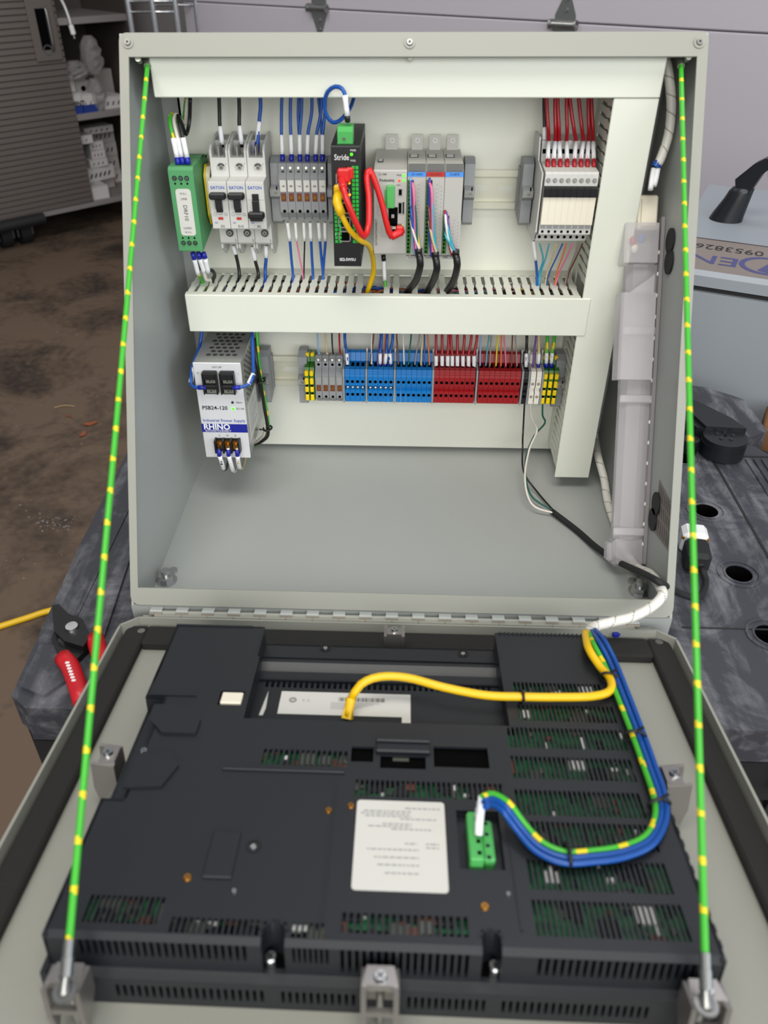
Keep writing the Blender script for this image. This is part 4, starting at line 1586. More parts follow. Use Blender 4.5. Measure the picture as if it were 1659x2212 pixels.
# ---------------------------------------------------------------- slim relays
pr = None
for k in range(8):
    x = atp(1178 + 14.3 * k + 7, 390, 75).x
    l = '%s slim relay from the left in the relay row' % ORD[k]
    if pr is None:
        pr = thing('slim_relay', l, 'relay', (x, YB - 8, 236), group='slim relays on the upper rail')
        b = B()
        b.prism([(0, 0), (-52, 0), (-54, 6), (-60, 9), (-66, 10), (-66, 61), (-64, 62.5), (-32, 64), (-27, 80), (0, 80)], 'x', -2.9, 2.9)
        part('socket', b, 'device', pr)
        b = B()
        b.box(-2.85, 2.85, -69, -66, 19, 48, c=.3)
        part('relay_body', b, 'cream', pr)
        b = B()
        b.prism([(-66, 42.5), (-70.5, 43), (-71, 50), (-69, 51.5), (-66, 51.5)], 'x', -2.95, 2.95)
        b.box(-2.95, -2.6, -71.5, -66, 43, 51)
        part('release_lever', b, 'black', pr)
        b = B()
        b.ring((0, -66, 56), (0, -66.4, 56), 2.1, 1.5, 12, mi=1)
        screw(b, (0, -66, 56), (0, -1, 0), 1.5)
        part('terminal_screw', b, ['zinc', 'device_dark'], pr)
        b = B()
        b.box(-1, 1, -66.5, -65.8, 11.5, 13.5)
        b.cyl((0, -54, 4), (0, -54.4, 4), 1.4, n=8)
        b.box(-1.5, 1.5, -60.5, -50, 73, 75) if False else b.box(-2, 2, -30.4, -28, 70, 73.5)
        part('test_hole', b, 'hole', pr)
        b = B()
        b.box(-2.2, 2.2, -66.4, -65.8, 15, 18)
        part('coil_mark', b, 'ink_grey', pr)
    else:
        clone(pr, (x, YB - 8, 236), l)
t = thing('relay_end_plate', 'thin pale grey plate closing the left side of the relay row', 'end plate', (117.2, YB - 8, 235))
b = B()
b.prism([(0, 0), (-50, 0), (-58, 8), (-64, 12), (-64, 62), (-34, 66), (-28, 84), (0, 84)], 'x', -1.2, 0)
part('plate_body', b, 'device', t)

# ---------------------------------------------------------------- power supply
px0, px1 = atp(417, 783, 115).x, atp(519, 783, 115).x
t = thing('power_supply', 'white and metal power supply unit at the left end of the lower rail', 'power supply', ((px0 + px1) / 2, YB - 8, 31.5))
hw = (px1 - px0) / 2
D = 107
b = B()
b.box(-hw, hw, -D, 0, 0, 104)
part('case', b, 'sheet_metal', t, 'bare sheet metal case')
b = B()
for r_ in range(7):
    for k in range(5):
        x = -hw + 11 + k * 6.4 + (r_ % 2) * 3.2
        y = -D + 18 + r_ * 8
        if x < hw - 6:
            b.cyl((x, y, 104.05), (x, y, 104.12), 2.5, n=10)
for r_ in range(14):
    for k in range(9):
        b.cyl((hw + .03, -D + 15 + k * 9.5 + (r_ % 2) * 4.7, 58 + r_ * 3.1), (hw + .1, -D + 15 + k * 9.5 + (r_ % 2) * 4.7, 58 + r_ * 3.1), 1.9, n=8)
part('ventilation_holes', b, 'dark_steel', t, kind='stuff')
b = B()
b.box(hw, hw + .15, -D + 12, -D + 62, 12, 52)
for k in range(9):
    b.box(hw + .15, hw + .2, -D + 16, -D + 40 + (k * 13) % 18, 48 - k * 3.6, 49.2 - k * 3.6, mi=1)
part('side_label', b, ['label', 'ink_grey'], t, 'white rating label')
b = B()
b.box(-hw - .3, hw + .3, -D - 1.5, -D, -1, 104.8, c=.5)
part('front_cover', b, 'psu', t, 'white plastic front')
for k, xc in enumerate((-hw + 15.5, hw - 13)):
    b = B()
    b.box(xc - 6.4, xc + 6.4, -D - 3, -D - 1.5, 80, 97)
    b.prism([(-D - 3, 92), (-D - 9, 90.5), (-D - 9, 96), (-D - 6, 97.5), (-D - 3, 97.5)], 'x', xc - 6, xc + 6)
    b.prism([(-D - 3, 82), (-D - 8, 80), (-D - 8, 83), (-D - 3, 86)], 'x', xc - 6, xc + 6)
    b.box(xc - 7, xc - 5.6, -D - 9, -D - 3, 75, 97)
    b.box(xc + 5.6, xc + 7, -D - 9, -D - 3, 75, 97)
    b.box(xc - 6, xc + 6, -D - 4, -D - 1.5, 73, 80)
    part('output_terminal', b, 'black', t)
    b = B()
    for z in (88.2, 77.5):
        b.box(xc - 4.6, xc + 4.6, -D - 5, -D - 3, z - 3, z + 3)
        screw(b, (xc, -D - 5, z), (0, -1, 0), 3.2)
    part('output_screw', b, ['zinc', 'dark_steel'], t)
b = B()
b.box(-hw + 12, hw - 8, -D - 3, -D - 1.5, 7.5, 22.5)
for k in range(4):
    x = -hw + 12.7 + k * (2 * hw - 21.4) / 3
    b.box(x - .9, x + .9, -D - 10, -D - 1.5, 9, 23)
part('input_terminal', b, 'black', t)
for k in range(3):
    x = -hw + 12.7 + (k + .5) * (2 * hw - 21.4) / 3
    b = B()
    b.box(x - 3, x + 3, -D - 5, -D - 3, 11, 20)
    screw(b, (x, -D - 5, 15.5), (0, -1, 0), 2.9, h=2)
    part('input_screw', b, ['brass', 'dark_steel'], t)
b = B()
b.box(-hw - .3, hw + .3, -D - 1.65, -D - 1.45, 29, 38.5)
part('brand_band', b, 'navy', t, 'dark blue band')
text('RHINO', 6.4, t, (-hw + 15, -D - 1.9, 35), 'white', bold=.25, sx=.95)
text('AUTOMATIONDIRECT', 2.2, t, (-hw + 16, -D - 1.9, 30.6), 'white', sx=.85)
text('Industrial Power Supply', 3.2, t, (.5, -D - 1.8, 42.5), 'ink_blue', sx=1.0)
text('PSB24-120', 4.2, t, (-hw + 15.5, -D - 1.8, 56.5), 'ink', bold=.08)
text('DC OK', 1.8, t, (hw - 4.6, -D - 1.8, 56), 'ink')
text('Alarm', 1.8, t, (hw - 5, -D - 1.8, 63), 'ink')
text('OUT 24V', 1.7, t, (0, -D - 1.8, 100.5), 'ink')
for k, s_ in enumerate('LNG'):
    text(s_, 2, t, (-hw + 12.7 + (k + .5) * (2 * hw - 21.4) / 3, -D - 1.8, 25.3), 'ink')
text('+', 2.4, t, (-hw + 3.4, -D - 1.8, 94), 'ink')
text('-', 2.6, t, (hw - 2.6, -D - 1.8, 94), 'ink')
for z, m in ((63, 'dark_steel'), (56, 'led_on')):
    b = B()
    b.cyl((hw - 11.5, -D - 1.4, z), (hw - 11.5, -D - 2.2, z), 1.3, n=10)
    part('status_light', b, m, t)

# ---------------------------------------------------------------- wires on the plate
def P3(p):
    return p if isinstance(p, Vector) else atp(*p)


def wire(pts, mat, label, group, r=1.25, bits=(), **k):
    """pts along the wire (px, py, d); bits: (part name, material, radius, point, point)"""
    P = [P3(p) for p in pts]
    b = B()
    b.tube(P, r, 8 if not k else 12, step=3 if not k else 1.6, **k)
    o = solo('wire', b, mat, label, 'wire', tuple(P[0]), group)
    for nm, m, rr, *q in bits:
        q = [P3(p) for p in q]
        b = B()
        b.tube(q, rr, 8, step=4)
        part(nm, b.mesh(nm, m, tuple(P[0])), None, o)
    return o


GYK = dict(helix=(24, .25, .2))
g = 'wires of the green filter module'
for (pts, m, lab, kw, s0, s1, s2) in (
    ([(402, 212, 25), (397, 255, 22), (385, 264, 30), (372, 247, 46), (367, 262, 56), (374, 298, 62), (383, 342, 64)], GY, 'green and yellow wire looping into the top of the green filter', GYK, (374, 298, 62), (383, 341, 64), (385, 356, 66)),
    ([(405, 212, 29), (399, 268, 27), (389, 256, 36), (380, 247, 46), (376, 262, 56), (384, 298, 62), (393, 341, 64)], 'w_white', 'white wire looping into the top of the green filter', {}, (384, 298, 62), (393, 340, 64), (396, 355, 66)),
    ([(411, 212, 34), (409, 262, 32), (402, 290, 40), (393, 268, 48), (385, 250, 54), (388, 268, 60), (395, 296, 64), (404, 341, 66)], 'w_black', 'black wire looping into the top of the green filter', {}, (395, 297, 64), (404, 340, 66), (407, 355, 67))):
    wire(pts, m, lab, g, 1.7, [('marker_sleeve', 'sleeve', 2.3, s0, s1), ('ferrule', 'ferrule', 2.5, s1, s2)], **kw)
for (pts, m, lab, kw, s0, s1, s2) in (
    ([(428, 590, 60), (434, 602, 50), (440, 614, 44), (448, 630, 40)], GY, 'green and yellow wire leaving the bottom of the green filter', GYK, (416, 545, 66), (420, 560, 66), (428, 592, 60)),
    ([(440, 586, 60), (446, 604, 52), (456, 606, 44), (462, 628, 38)], 'w_white', 'white wire leaving the bottom of the green filter', {}, (428, 545, 66), (432, 559, 66), (441, 588, 60)),
    ([(450, 586, 60), (458, 584, 58), (464, 594, 50), (460, 606, 44), (458, 628, 36)], 'w_black', 'black wire leaving the bottom of the green filter', {}, (439, 545, 66), (443, 558, 66), (450, 588, 60))):
    wire(pts, m, lab, g, 1.7, [('ferrule', 'ferrule', 2.4, s0, s1), ('marker_sleeve', 'sleeve', 2.3, s1, s2)], **kw)
g = 'wires of the circuit breakers'
for pts, m, lab, bits in (
    ([(473, 205, 30), (474, 240, 30), (475, 272, 31), (481, 318, 32)], 'w_black', 'black wire into the top of the left breaker', [((475, 272, 31), (480, 312, 32))]),
    ([(516, 205, 30), (517, 240, 30), (517, 271, 31), (523, 318, 32)], 'w_black', 'black wire into the top of the middle breaker', [((517, 271, 31), (522, 311, 32))]),
    ([(562, 205, 30), (563, 230, 30), (560, 262, 31), (555, 330, 34)], 'w_blue', 'blue wire into the top of the right breaker', [((560, 262, 31), (556, 307, 32))]),
    ([(504, 530, 28), (509, 548, 28), (515, 575, 27), (517, 600, 30), (510, 628, 44)], 'w_black', 'black wire from the bottom of the left breaker into the duct', [((504, 530, 28), (509, 549, 28))]),
    ([(545, 532, 28), (551, 562, 28), (557, 585, 27), (558, 602, 30), (548, 628, 44)], 'w_black', 'black wire from the bottom of the middle breaker into the duct', [((545, 532, 28), (551, 562, 28))]),
    ([(575, 530, 28), (575, 556, 28), (573, 580, 27), (573, 604, 32), (571, 628, 46)], 'w_blue', 'blue wire from the bottom of the right breaker into the duct', [((575, 530, 28), (575, 556, 28))])):
    o = wire(pts, m, lab, g, 1.7, [('marker_sleeve', 'sleeve', 2.2, *q) for q in bits] + ([('ferrule', 'ferrule', 2.4, (556, 307, 32), (554, 331, 34))] if 'top of the right' in lab else []))
g = 'blue wires above the grey fuse terminals'
for k, (xt, xs, xe, xf) in enumerate(((609, 608, 610, 611), (628, 628, 630, 629), (652, 647, 648, 648), (674, 665, 664, 664), (694, 684, 682, 681), (703, 697, 697, 696))):
    wire([(xt, 205, 24), (xt - 1, 245, 25), (xs, 290, 27), (xe, 332, 29), (xf, 352, 30)], 'w_blue', '%s blue wire from the left down into the grey fuse terminals' % ORD[k], g, 1.45,
         [('marker_sleeve', 'sleeve', 2.0, (xs, 291, 27), (xe, 333, 29)), ('ferrule', 'ferrule', 2.2, (xe, 333, 29), (xf, 354, 30))])
wire([(645, 205, 22), (644, 250, 23), (646, 290, 25)], 'w_blue', 'extra blue wire beside the third blue wire above the grey fuse terminals', g, 1.3)
wire([(687, 205, 22), (692, 250, 23), (695, 290, 25)], 'w_blue', 'extra blue wire crossing beside the last blue wires above the grey fuse terminals', g, 1.3)
g = 'wires below the grey fuse terminals'
for k, (x0, x1, x2, m, lab) in enumerate(((621, 626, 633, 'w_blue', 'leftmost blue wire below the grey fuse terminals'), (638, 641, 655, 'w_pink', 'thin pink wire below the grey fuse terminals'), (656, 658, 656, 'w_black', 'thin black wire below the grey fuse terminals'),
                                          (670, 672, 676, 'w_blue', 'second blue wire from the left below the grey fuse terminals'), (688, 691, 698, 'w_blue', 'third blue wire from the left below the grey fuse terminals'), (702, 703, 697, 'w_blue', 'rightmost blue wire below the grey fuse terminals'))):
    r = .75 if k in (1, 2) else 1.35
    wire([(x0, 480, 34), (x1, 520, 32), ((x1 + x2) / 2, 560, 30), (x2, 600, 30), (x2 - 4, 630, 40)], m, lab, g, r, [('marker_sleeve', 'sleeve', 1.5 if r < 1 else 1.8, (x0, 480, 34), (x1, 520, 32))])
wire([(766, 205, 25), (757, 232, 40), (737, 258, 62), (718, 264, 72), (705, 248, 74), (701, 222, 76), (708, 198, 80), (724, 187, 84), (739, 192, 88), (746, 208, 90), (750, 240, 90), (751, 262, 88)], 'w_blue', 'blue wire looped round to the green plug on top of the network switch', None, 1.7,
     [('marker_sleeve', 'sleeve', 2.3, (745, 205, 90), (750, 250, 90)), ('ferrule', 'w_black', 2.4, (750, 249, 90), (751, 262, 88))])

# patch cables
b = B()
pts = [(737, 385, 106), (742, 408, 118), (752, 440, 122), (771, 486, 120), (786, 511, 116), (796, 488, 108), (797, 430, 100), (792, 382, 94), (798, 367, 92), (810, 392, 92), (825, 440, 92), (836, 486, 92), (845, 511, 90), (858, 505, 88)]
P = [P3(p) for p in pts]
b.tube(P, 2.6, 10)
o = solo('patch_cable', b, 'cable_red', 'red patch cable looping from the network switch to the controller', 'cable', tuple(P[0]), 'network cables on the plate')
c = atp(743, 378, 104)
b = B()
b.box(c.x - 5.5, c.x + 5.5, c.y - 4, c.y + 3, c.z - 6, c.z + 5.5, c=1.5)
b.box(c.x + 2, c.x + 8, c.y - 2, c.y + 2, c.z - 3, c.z + 6, c=1)
b.tube([P[0], P[0].lerp(P[1], .5), P[1]], 3.4, 8)
part('plug_boot', b.mesh('plug_boot', 'cable_red', tuple(P[0])), None, o)
c = atp(861, 499, 84)
b = B()
b.tube([P[-2], P[-1], c + Vector((3, 0, 1))], 3.6, 8)
b.box(c.x - 2.5, c.x + 4.5, c.y - 3, c.y + 4, c.z - 4, c.z + 4.5, c=1.2)
b.cyl((c.x + 1.5, c.y - 3.1, c.z), (c.x + 1.5, c.y - 3.2, c.z), 1.1, n=8)
part('plug_boot', b.mesh('plug_boot', 'cable_red', tuple(P[0])), None, o)
b = B()
pts = [(731, 418, 104), (728, 436, 112), (738, 464, 114), (756, 498, 112), (778, 519, 104), (796, 530, 84), (805, 556, 60), (807, 586, 48), (800, 612, 46), (792, 634, 46)]
P = [P3(p) for p in pts]
b.tube(P, 2.4, 10)
o = solo('patch_cable', b, 'cable_yellow', 'yellow patch cable from the network switch down into the duct', 'cable', tuple(P[0]), 'network cables on the plate')
b = B()
b.tube([P[0], P[1], P[2]], 3.9, 8)
c = atp(734, 412, 101)
b.box(c.x - 5, c.x + 3, c.y - 3, c.y + 3, c.z - 6, c.z + 5, c=1.4)
part('plug_boot', b.mesh('plug_boot', 'cable_yellow', tuple(P[0])), None, o)
wire([(828, 553, 45), (829, 565, 45), (831, 600, 46), (834, 640, 52)], 'w_green', 'white sleeved green wire below the controller going into the duct', None, 1.4, [('ferrule', 'w_black', 2.2, (828, 551, 45), (829, 563, 45)), ('marker_sleeve', 'sleeve', 2.0, (829, 562, 45), (831, 606, 46))])

# wire bundles down the front of the controller modules
BN = [
    ('left wire bundle, many colours, running down the left controller module into a black sleeve', [(904, 546, 84), (908, 572, 86), (898, 606, 74), (882, 628, 58), (878, 640, 50)], 888, 386, 540,
     ['w_ltblue', 'w_purple', 'w_pink', 'w_orange', 'w_yellow', 'w_darkgreen', 'w_grey', 'w_white', 'w_blue']),
    ('middle wire bundle, teal and pink, running down the middle controller module into a black sleeve', [(940, 553, 84), (944, 578, 86), (936, 606, 74), (923, 630, 58), (919, 640, 50)], 927, 386, 540,
     ['w_blue', 'w_purple', 'w_pink', 'w_pink', 'w_teal', 'w_teal', 'w_ltblue', 'w_tan', 'w_brown']),
    ('right wire bundle, short, running down the right controller module into a black sleeve', [(984, 549, 84), (988, 572, 86), (980, 606, 74), (965, 630, 58), (961, 640, 50)], 963, 455, 535,
     ['w_red', 'w_purple', 'w_white', 'w_pink', 'w_teal', 'w_teal', 'w_blue']),
]
random.seed(11)
for lab, sl_, xs, y0, y1, cols in BN:
    P = [P3(p) for p in sl_]
    t = thing('wire_bundle', lab, 'wires', tuple(P[0]), group='wire bundles of the controller')
    b = B()
    b.tube(P, 3.3, 10)
    b.tube([P[0] + Vector((0, 0, 4)), P[0]], 3.5, 10, smooth=False)
    wp('black_sleeve', b, 'w_black', t)
    cols = cols + [cols[(3 * i + 1) % len(cols)] for i in range(len(cols) // 2)]
    n = len(cols)
    for k, m in enumerate(cols):
        f = k / n
        ys = y0 + (y1 - y0) * f ** 1.4 * .72
        ex = sl_[0][0] - 6 + 12 * ((k * .37) % 1) if False else sl_[0][0] - 8 + 16 * (k + .5) / n
        a = (xs + random.uniform(-2, 2), ys, 76)
        yb = sl_[0][1]
        sp_ = ((k * 5) % n / n - .5)
        q = [a, (xs + 3 + sp_ * 7, ys + 12, 79 + 3 * (k % 3)), (xs + 2 + (ex - xs) * .3 + sp_ * 9, ys + (yb - ys) * .45, 80 + 3 * (k % 3)), (xs + (ex - xs) * .7 + sp_ * 5, ys + (yb - ys) * .78, 81 + 2 * (k % 3)), (ex, yb + 2, 84)]
        b = B()
        b.tube([P3(p) for p in q], 1.15, 7, step=4)
        wp('core_wire', b, m, t)

# relay wires
g = 'red wires above the relays'
for k, (xt, xs, xe) in enumerate(((1180, 1185, 1183), (1199, 1199, 1196), (1204, 1208, 1210), (1224, 1224, 1225), (1229, 1244, 1241), (1249, 1260, 1255), (1271, 1271, 1269), (1277, 1281, 1283))):
    wire([(xt, 200, 28), ((xt * 2 + xs) / 3, 240, 29), ((xt + xs * 2) / 3 + 1, 280, 33), (xs, 308, 42), (xe, 344, 52), (xe, 358, 56)], 'w_red', '%s red wire from the left down into the relay row' % ORD[k], g, 1.65,
         [('marker_sleeve', 'sleeve', 1.9, (xs, 307, 42), (xe, 345, 52)), ('ferrule', 'w_red', 2.0, (xe, 345, 52), (xe, 362, 58))])
wire([(1175, 200, 24), (1175, 240, 24), (1176, 275, 26), (1175, 326, 30)], 'w_black', 'black wire left of the red wires above the relays', None, 1.4, [('marker_sleeve', 'sleeve', 1.9, (1176, 275, 26), (1175, 318, 30)), ('ferrule', 'w_black', 2.1, (1175, 317, 30), (1175, 326, 30))])
g = 'thin wires below the relays'
for x0, x1, x2, m, lab in ((1166, 1173, 1163, 'w_teal', 'left teal wire below the relays'), (1186, 1178, 1165, 'w_teal', 'right teal wire below the relays'), (1201, 1192, 1178, 'w_tan', 'tan wire below the relays'), (1215, 1200, 1181, 'w_blue', 'dark blue wire below the relays'),
                           (1223, 1213, 1199, 'w_orange', 'orange wire below the relays'), (1237, 1222, 1201, 'w_pink', 'pink wire below the relays'), (1250, 1238, 1221, 'w_grey', 'grey wire below the relays'), (1258, 1243, 1223, 'w_brown', 'brown wire below the relays')):
    wire([(x0, 527, 54), (x1, 560, 44), ((x1 + x2) / 2 - 2, 585, 38), (x2, 612, 40), (x2 - 2, 634, 48)], m, lab, g, .8)
wire([(1152, 520, 46), (1157, 560, 42), (1160, 595, 38), (1160, 632, 46)], 'w_blue', 'blue wire with a white sleeve left of the thin wires below the relays', g, 1.3, [('marker_sleeve', 'sleeve', 1.7, (1152, 520, 46), (1157, 561, 42))])

# wires into the lower terminals
g = 'thin wires into the lower terminals'
for xt, xe, ye, m, lab in ((686, 690, 764, 'w_ltblue', 'light blue wire into the first grey terminal of the lower rail'), (703, 707, 764, 'w_tan', 'tan wire into the second grey terminal of the lower rail'), (717, 720, 764, 'w_black', 'black wire into the third grey terminal of the lower rail'),
                           (733, 735, 764, 'w_red', 'red wire into the last grey terminal of the lower rail'), (807, 800, 796, 'w_brown', 'brown wire into the middle blue group'), (802, 803, 796, 'w_white', 'white wire into the middle blue group'),
                           (822, 815, 796, 'w_purple', 'purple wire into the middle blue group'), (832, 828, 796, 'w_orange', 'orange wire into the middle blue group'), (857, 861, 796, 'w_brown', 'brown wire at the left of the right blue group'), (871, 873, 797, 'w_white', 'white wire into the right blue group'),
                           (888, 882, 797, 'w_darkgreen', 'dark green wire into the left half of the right blue group'), (906, 895, 797, 'w_grey', 'grey wire into the right blue group'), (913, 909, 797, 'w_tan', 'tan wire into the right blue group'), (917, 917, 797, 'w_blue', 'dark blue wire into the right blue group'),
                           (924, 928, 797, 'w_orange', 'orange wire into the last terminal of the right blue group'), (1038, 1037, 797, 'w_ltblue', 'light blue wire at the left of the right red group'), (1056, 1049, 797, 'w_teal', 'teal wire into the right red group'), (1061, 1058, 797, 'w_grey', 'grey wire beside the teal wire of the right red group'),
                           (1076, 1071, 797, 'w_yellow', 'yellow wire into the right red group'), (1083, 1082, 797, 'w_orange', 'orange wire into the right red group'), (1089, 1093, 797, 'w_pink', 'pink wire into the right red group'), (1107, 1105, 797, 'w_brown', 'brown wire into the right red group'), (1113, 1117, 797, 'w_grey', 'grey wire at the right end of the right red group'),
                           (1158, 1151, 795, 'w_purple', 'purple wire into the left white terminal')):
    wire([(xt, 700, 26), (xt, 728, 26), ((xt + xe) / 2, 755, 28), (xe, ye - (0 if ye < 780 else 3), 34 if ye < 780 else 35)], m, lab, g, 1.0 if m in ('w_red', 'w_purple', 'w_tan') else .8)
g = 'sleeved wires into the lower terminals'
for xt, xs, xe, m, lab, f in ((745, 749, 751, 'w_blue', 'blue wire with a white sleeve at the left end of the left blue group', 0), (824, 821, 821, 'w_blue', 'left of the three sleeved blue wires in the middle blue group', 1), (836, 834, 832, 'w_blue', 'middle of the three sleeved blue wires in the middle blue group', 1),
                              (848, 842, 844, 'w_blue', 'right of the three sleeved blue wires in the middle blue group', 1), (1138, 1137, 1136, 'w_black', 'black wire with a white sleeve into the black terminal', 0), (1164, 1164, 1163, 'w_tan', 'tan wire with a white sleeve into the right white terminal', 1)):
    wire([(xt, 700, 26), (xt, 735, 27), (xs, 764, 34), (xe, 793, 35)], m, lab, g, 1.5, [('marker_sleeve', 'sleeve', 1.9, (xs, 763, 34), (xe, 786 if f else 793, 35))] + ([('ferrule', 'ferrule', 2.1, (xe, 785, 35), (xe, 795, 35))] if f else []))
for xt, xs, xe, lab in ((1182, 1181, 1180, 'left'), (1197, 1193, 1191, 'right')):
    wire([(xt, 700, 26), (xt, 735, 27), (xs, 762, 32), (xe, 792, 33)], GY, '%s of the two green and yellow wires into the striped ground terminals' % lab, g, 1.7, [('marker_sleeve', 'sleeve', 2.0, (xs, 762, 32), (xe, 785, 33)), ('ferrule', 'ferrule', 2.2, (xe, 784, 33), (xe, 794, 33))], **GYK)
g = 'red wires into the left red group'
for k, (xt, xs) in enumerate(((942, 942), (955, 955), (969, 967), (974, 977), (988, 988), (1003, 1000), (1018, 1012), (1030, 1024))):
    wire([(xt, 700, 26), (xt, 732, 27), (xs, 768, 34), (xs, 795, 35)], 'w_red', '%s red wire from the left into the left red group' % ORD[k], g, 1.4, [('marker_sleeve', 'sleeve', 2.0, (xs, 768, 34), (xs, 796, 35))])

# power supply leads
wire([(436, 712, 60), (431, 748, 66), (416, 790, 98), (413, 815, 112), (414, 832, 118), (424, 837, 122), (440, 837, 122)], 'w_blue', 'blue wire bent round the left side of the power supply to its output screw', 'leads of the power supply', 1.7, [('marker_sleeve', 'sleeve', 2.3, (418, 796, 102), (412, 826, 115)), ('ferrule', 'ferrule', 2.3, (428, 837, 122), (445, 837, 122))])
wire([(544, 705, 60), (546, 750, 84), (547, 792, 104), (546, 816, 116), (538, 829, 121), (522, 836, 123), (508, 837, 123)], 'w_blue', 'blue wire bent round the right side of the power supply to its output screw', 'leads of the power supply', 1.7, [('marker_sleeve', 'sleeve', 2.3, (547, 808, 112), (537, 830, 121)), ('ferrule', 'ferrule', 2.3, (519, 837, 123), (503, 837, 123))])
wire([(554, 705, 40), (558, 770, 48), (564, 820, 50), (572, 865, 50), (579, 912, 50), (579, 934, 48), (566, 952, 40), (552, 962, 30)], GY, 'green and yellow wire running down the right side of the power supply', 'leads of the power supply', 1.8, **GYK)
wire([(549, 730, 44), (554, 780, 56), (563, 827, 58), (571, 880, 58), (578, 920, 58), (578, 942, 54), (563, 955, 44), (552, 960, 34)], 'w_black', 'black wire running down the right side of the power supply', 'leads of the power supply', 1.8)
wire([(573, 915, 54), (571, 938, 52), (560, 950, 44), (552, 956, 36)], 'w_white', 'short white wire curling under the right side of the power supply', 'leads of the power supply', 1.7)
for px, py, d_, l in ((563, 822, 55, 'upper'), (578, 925, 55, 'lower')):
    c = atp(px, py, d_)
    b = B()
    b.tube([c + Vector((4.6 * math.cos(t), -5.6 * math.sin(t), .6 * math.cos(t))) for t in [2 * math.pi * k / 14 for k in range(15)]], 1.1, 6, smooth=False)
    b2 = c + Vector((-3, -5, 1))
    b.tube([b2, b2 + Vector((-5, -1, 1))], .9, 6, smooth=False)
    solo('cable_tie', b, 'black', '%s black cable tie round the leads beside the power supply' % l, 'cable tie', tuple(c), 'cable ties beside the power supply')
for k, (x0, x1, m, y1) in enumerate(((473, 482, 'w_black', 1012), (493, 502, 'w_white', 1016), (512, 517, 'w_tan', 1010))):
    wire([(x0, 968, 124), (x0 + 1, 982, 125), (x1 - 2, y1 - 8, 120), (x1 + 2, y1 + 2, 100), (x1 + 8, y1 - 2, 70), (x1 + 14, 985, 40)], m, '%s sleeved wire hanging from the input screws of the power supply' % ['left', 'middle', 'right'][k], 'leads of the power supply', 1.6,
         [('ferrule', 'ferrule', 2.3, (x0, 970, 124), (x0 + 1, 985, 125)), ('marker_sleeve', 'sleeve', 2.3, (x0 + 1, 984, 125), (x1 - 2, y1 - 10, 120), (x1 + 1, y1, 108))])

# power cord with its three cores
J = atz(1202, 1110, -24)
g = 'cores of the black power cord'
wire([(1133, 872, 34), (1130, 930, 30), atz(1129, 960, 10), atz(1131, 1018, -12), atz(1160, 1062, -24), J], 'w_black', 'black core from the lower terminals to the black power cord', g, 1.0)
wire([(1145, 872, 34), (1149, 905, 32), (1160, 930, 28), atz(1143, 972, 6), atz(1134, 1035, -6), atz(1150, 1090, -18), J], 'w_white', 'white core from the lower terminals to the black power cord', g, 1.1)
wire([(1172, 872, 34), (1172, 898, 32), (1177, 914, 30), (1152, 945, 26), atz(1135, 998, -2), atz(1146, 1068, -18), J + Vector((-1, 3, 0))], 'w_darkgreen', 'green core from the lower terminals to the black power cord', g, 1.0)
cord = [J + Vector((-4, 4, 0)), atz(1245, 1145, -25), atz(1289, 1183, -23), atz(1336, 1214, -14), atz(1386, 1237, 12), atz(1422, 1256, 30), atx(1462, 1279, 240), atz(1502, 1291, -12), atz(1520, 1276, -24), atz(1524, 1250, -27), atz(1514, 1225, -22)]
b = B()
b.tube(cord, 3.1, 12)
o = solo('power_cable', b, 'rubber', 'thick black cord leading over the front lip to a white and black plug', 'cord', tuple(cord[0]))
e = cord[-1]
pl = [e, atz(1508, 1205, -17), atz(1500, 1170, -16), atz(1492, 1128, -16)]
d = (pl[3] - pl[1]).normalized()
sx = Vector((d.y, -d.x, 0)).normalized()


def oriented_box(b, c, d, s, l0, l1, h, z0, z1, cc=2, mi=0):
    m = Matrix(((s.x, d.x, 0, c.x), (s.y, d.y, 0, c.y), (0, 0, 1, c.z), (0, 0, 0, 1)))
    q = B().box(-h, h, l0, l1, z0, z1, mi, cc)
    q.xf(m)
    return b.add(q.v, q.f, mi)


d = Vector((d.x, d.y, 0)).normalized()
b = B()
oriented_box(b, pl[1], d, sx, -8, 22, 11, -14, 9, 4)
b.tube([e, pl[1]], 4.6, 10, smooth=False)
part('plug_body', b.mesh('plug_body', 'rubber', tuple(cord[0])), None, o)
b = B()
oriented_box(b, pl[1], d, sx, 22, 44, 12, -15, 10, 4)
part('plug_cap', b.mesh('plug_cap', 'white', tuple(cord[0])), None, o, 'white end of the plug')
b = B()
oriented_box(b, pl[1], d, sx, 24, 27, 12.6, 2, 5, .5)
part('clamp_screw', b.mesh('clamp_screw', 'brass', tuple(cord[0])), None, o)

# spiral wrapped cables
SPW = dict(helix=(14, .06, 1.0), groove=.5)
up = [P3(p) for p in ((1437, 122, 44), (1446, 175, 48), (1450, 230, 50), (1444, 290, 54), (1428, 340, 60), (1419, 356, 62))]
b = B()
b.tube(up, 4.0, 16, step=.9, **SPW)
o = solo('wrapped_cable', b, ['wrap', 'wrap_gap'], 'white spiral-wrapped cable hanging beside the vertical duct into the top of the lamp', 'cable', tuple(up[0]), 'white spiral-wrapped cables')
b = B()
b.cyl(up[-2].lerp(up[-1], .6), up[-1] + (up[-1] - up[-2]) * .35, 3.9, 4.4, 10)
part('heat_shrink', b.mesh('heat_shrink', 'w_blue', tuple(up[0])), None, o)
for q in (((1412, 364, 64), (1408, 385, 68), (1405, 410, 74)), ((1421, 364, 64), (1418, 382, 68), (1413, 402, 72))):
    b = B()
    b.tube([P3(p) for p in q], 2.3, 8)
    part('marker_sleeve', b.mesh('marker_sleeve', 'sleeve', tuple(up[0])), None, o)
